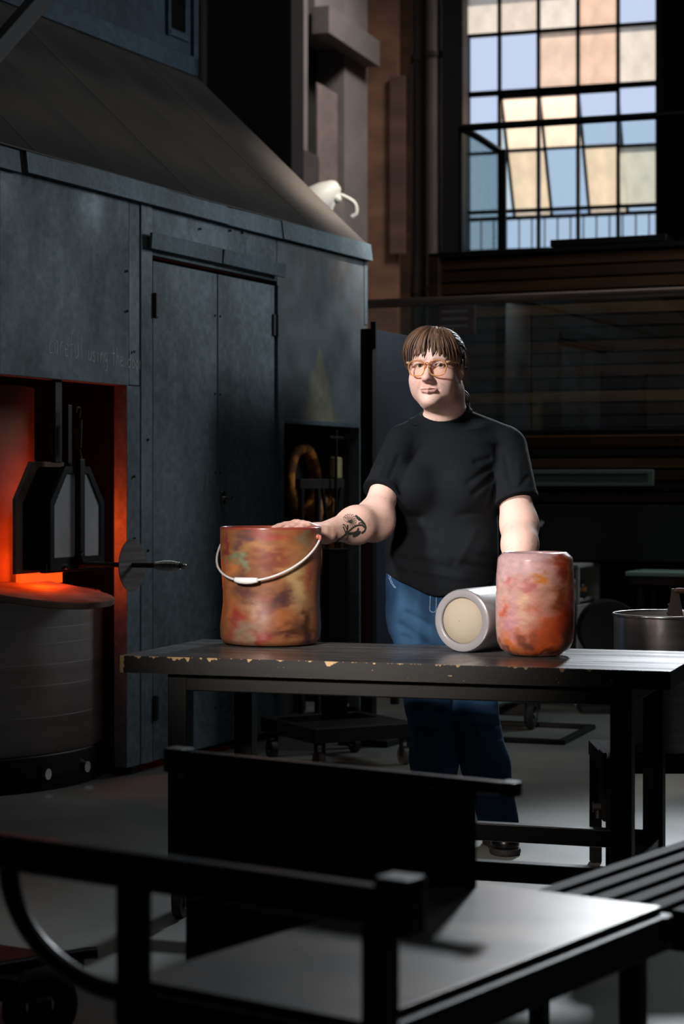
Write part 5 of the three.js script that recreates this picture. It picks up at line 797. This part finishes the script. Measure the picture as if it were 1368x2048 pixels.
// ---- hair, brows and glasses
{
  const C = V(0, 0.026, -0.022), R = [0.080, 0.092, 0.100], on = (az, el, off) => V(C.x + (R[0] + off) * Math.sin(az) * Math.cos(el), C.y + (R[1] + off) * Math.sin(el), C.z + (R[2] + off) * Math.cos(az) * Math.cos(el)), up = (p) => p.clone().sub(C).normalize();
  const tone = (g, k, warm = 0) => { const n = g.attributes.position.count, c = new Float32Array(n * 3); for (let i = 0; i < n; i++) { const q = k * (0.9 + 0.2 * rnd()); c.set([0.085 * q + 0.05 * warm, 0.048 * q + 0.025 * warm, 0.030 * q + 0.012 * warm], i * 3); } g.setAttribute('color', new THREE.BufferAttribute(c, 3)); return g; };
  const cap = ellip([0, 0.026, -0.024], [0.0865, 0.0985, 0.1055]), bun = ellip([0.0, -0.045, -0.085], [0.06, 0.05, 0.045]);
  const gs = [tone(surfaceNet((x, y, z) => { const d = smin2(cap(x, y, z), bun(x, y, z), 0.03) - 0.0015 * Math.sin(Math.atan2(x, z + 0.02) * 60), hl = -0.10 + sstep(-0.075, -0.02, z) * 0.135 + sstep(0, 0.05, z) * 0.03; return Math.max(d, (hl - y) * 0.8); }, [-0.11, -0.13, -0.15], [0.11, 0.14, 0.10], 0.004), 0.75)];
  const lock = (pts, r, k, warm, flat = 0.45) => gs.push(tone(taperTube(pts.map((p) => p.toArray()), r, 6, flat, up), k, warm));
  for (let i = 0; i < 44; i++) { // fringe: clumps of strands that draw together towards their tips
    const t = i / 43, az = -1.54 + 2.86 * t + rr(-0.05, 0.05), gap = Math.exp(-(((az - 0.02) / 0.34) ** 2)), e1 = -0.16 + rr(-0.06, 0.10) + gap * rr(0.05, 0.46) - (Math.abs(az) > 0.9 ? 0.10 : 0), puff = 0.012 * sstep(-0.3, -1.3, az), lay = rr(0, 0.004), wav = rr(-0.10, 0.10);
    for (let j = 0; j < 6; j++) {
      if (rnd() < 0.62 * gap) continue;
      const a0 = az * 0.42 + rr(-0.11, 0.11), off = rr(-0.055, 0.055), el1 = e1 + rr(-0.03, 0.05), P = [];
      for (let k = 0; k <= 6; k++) { const s = k / 6, el = 1.38 + (el1 - 1.38) * Math.pow(s, 1.05); P.push(on(a0 + (az + off * (1 - 0.85 * s * s) - a0) * Math.pow(s, 0.75) + wav * s * s, el, 0.006 + lay + rr(0, 0.002) + (0.012 + puff) * Math.sin(Math.PI * Math.min(1, s * 0.85)) + (puff * 0.6 - 0.003) * s)); }
      lock(P, [0.0022, 0.0032, 0.0027, 0.0018, 0.0004], rr(0.4, 2.2), rnd() < 0.25 ? rr(0.5, 1.4) : 0, 0.6);
    }
  }
  for (let i = 0; i < 150; i++) { // swept back over the sides to the nape
    const s = i % 2 ? 1 : -1, a0 = s * rr(0.5, 1.5), e0 = rr(0.35, 1.35), P = []; for (let k = 0; k <= 6; k++) { const t = k / 6; P.push(on(a0 + (s * 2.75 - a0) * t, e0 + (-0.55 - e0) * Math.pow(t, 1.15) + 0.42 * Math.sin(Math.PI * t), 0.0075 + 0.003 * rnd())); }
    lock(P, [0.003, 0.0042, 0.004, 0.003, 0.0014], rr(0.5, 1.5), rnd() < 0.15 ? rr(0.4, 1.0) : 0);
  }
  for (let i = 0; i < 46; i++) { // ponytail low on the neck, falling to her left
    const P = [V(rr(-0.01, 0.02), -0.035, -0.125), V(0.02 + rr(-0.01, 0.02), -0.06, -0.15), V(0.045 + rr(-0.02, 0.02), -0.09 - rr(0, 0.03), -0.135 + rr(-0.02, 0.01)), V(0.055 + rr(-0.02, 0.025), -0.13 - rr(0, 0.05), -0.12 + rr(-0.02, 0.02))];
    lock(P, [0.003, 0.003, 0.0024, 0.0006], rr(0.6, 1.6), rr(0, 0.8), 1);
  }
  for (let i = 0; i < 60; i++) { // stray wisps
    const side = i < 34, a = side ? rr(1.5, 2.2) : rr(-1.7, 1.9), e = side ? rr(-0.5, 0.2) : rr(0.1, 1.4), p = on(a, e, 0.008), o = up(p), P = [p, p.clone().addScaledVector(o, rr(0.004, 0.012)).add(V(rr(-0.006, 0.006), rr(-0.012, 0.004), 0)), p.clone().addScaledVector(o, rr(0.006, 0.018)).add(V(rr(-0.01, 0.01), side ? -rr(0.02, 0.05) : rr(-0.015, 0.01), rr(-0.01, 0.01)))];
    lock(P, [0.0006, 0.0005, 0.0003], 1.4, rr(0.4, 1), 1);
  }
  obj('hair', toHead(merge(gs)), phys({ vertexColors: true, roughness: 0.55, specularIntensity: 0.5 }), person);
  for (const s of [-1, 1]) obj('eyebrow', toHead(tone(taperTube([[s * 0.014, 0.0165, 0.0885], [s * 0.030, 0.0215, 0.0825], [s * 0.050, 0.0175, 0.0665]], [0.0032, 0.003, 0.0012], 6, 0.4, up), 1.2, 0.3)), mat({ vertexColors: true, roughness: 0.8 }), person);
  // glasses
  const amber = phys({ color: 0xe3b27a, roughness: 0.12, transmission: 0.6, thickness: 0, clearcoat: 1, clearcoatRoughness: 0.06 }), clear = phys({ color: 0xf0d2ae, roughness: 0.08, transmission: 0.6, thickness: 0, clearcoat: 1, clearcoatRoughness: 0.05 });
  const oval = (s) => { const p = []; for (let i = 0; i < 36; i++) { const a = i / 36 * 2 * Math.PI, ca = Math.cos(a), sa = Math.sin(a), e = 2.6, q = Math.pow(Math.abs(ca) ** e + Math.abs(sa) ** e, -1 / e), x = 0.0285 * ca * q * (sa > 0 ? 1.02 : 0.93), y = 0.0245 * sa * q; p.push([s * 0.0345 + x, y - 0.0100, 0.0990 - 0.22 * Math.max(0, s * x + 0.004) * 0.9 - 0.10 * y * -1 * 0.4]); } return p; };
  const front = obj('glasses_front', toHead(merge([-1, 1].map((s) => tube(oval(s), 0.0022, 90, 10, true)).concat([tube([[-0.0090, 0.0025, 0.0985], [0, 0.0075, 0.1010], [0.0090, 0.0025, 0.0985]], 0.0025, 20, 10)]))), amber, person);
  const bits = []; for (const s of [-1, 1]) { bits.push(tube([[s * 0.0605, 0.008, 0.0905], [s * 0.069, 0.009, 0.086], [s * 0.0745, 0.008, 0.074]], 0.0040, 16, 10)); bits.push(tube([[s * 0.0745, 0.008, 0.076], [s * 0.0825, 0.008, 0.035], [s * 0.0850, 0.010, -0.002], [s * 0.084, -0.006, -0.022]], 0.0022, 30, 8)); }
  obj('temple', toHead(merge(bits)), clear, front);
  for (const s of [-1, 1]) { const p = oval(s), pos = [], idx = []; pos.push(s * 0.0345, -0.0100, 0.0990); p.forEach((q) => pos.push(...q)); for (let i = 0; i < p.length; i++) idx.push(0, 1 + i, 1 + (i + 1) % p.length); const g = new THREE.BufferGeometry(); g.setAttribute('position', new THREE.Float32BufferAttribute(pos, 3)); g.setAttribute('uv', new THREE.Float32BufferAttribute(new Float32Array(pos.length / 3 * 2), 2)); g.setIndex(idx); g.computeVertexNormals(); obj('lens', toHead(g), phys({ color: 0xfffaf4, transmission: 1, thickness: 0, roughness: 0.02, ior: 1.45 }), front); }
}
renderer.render(scene, camera);
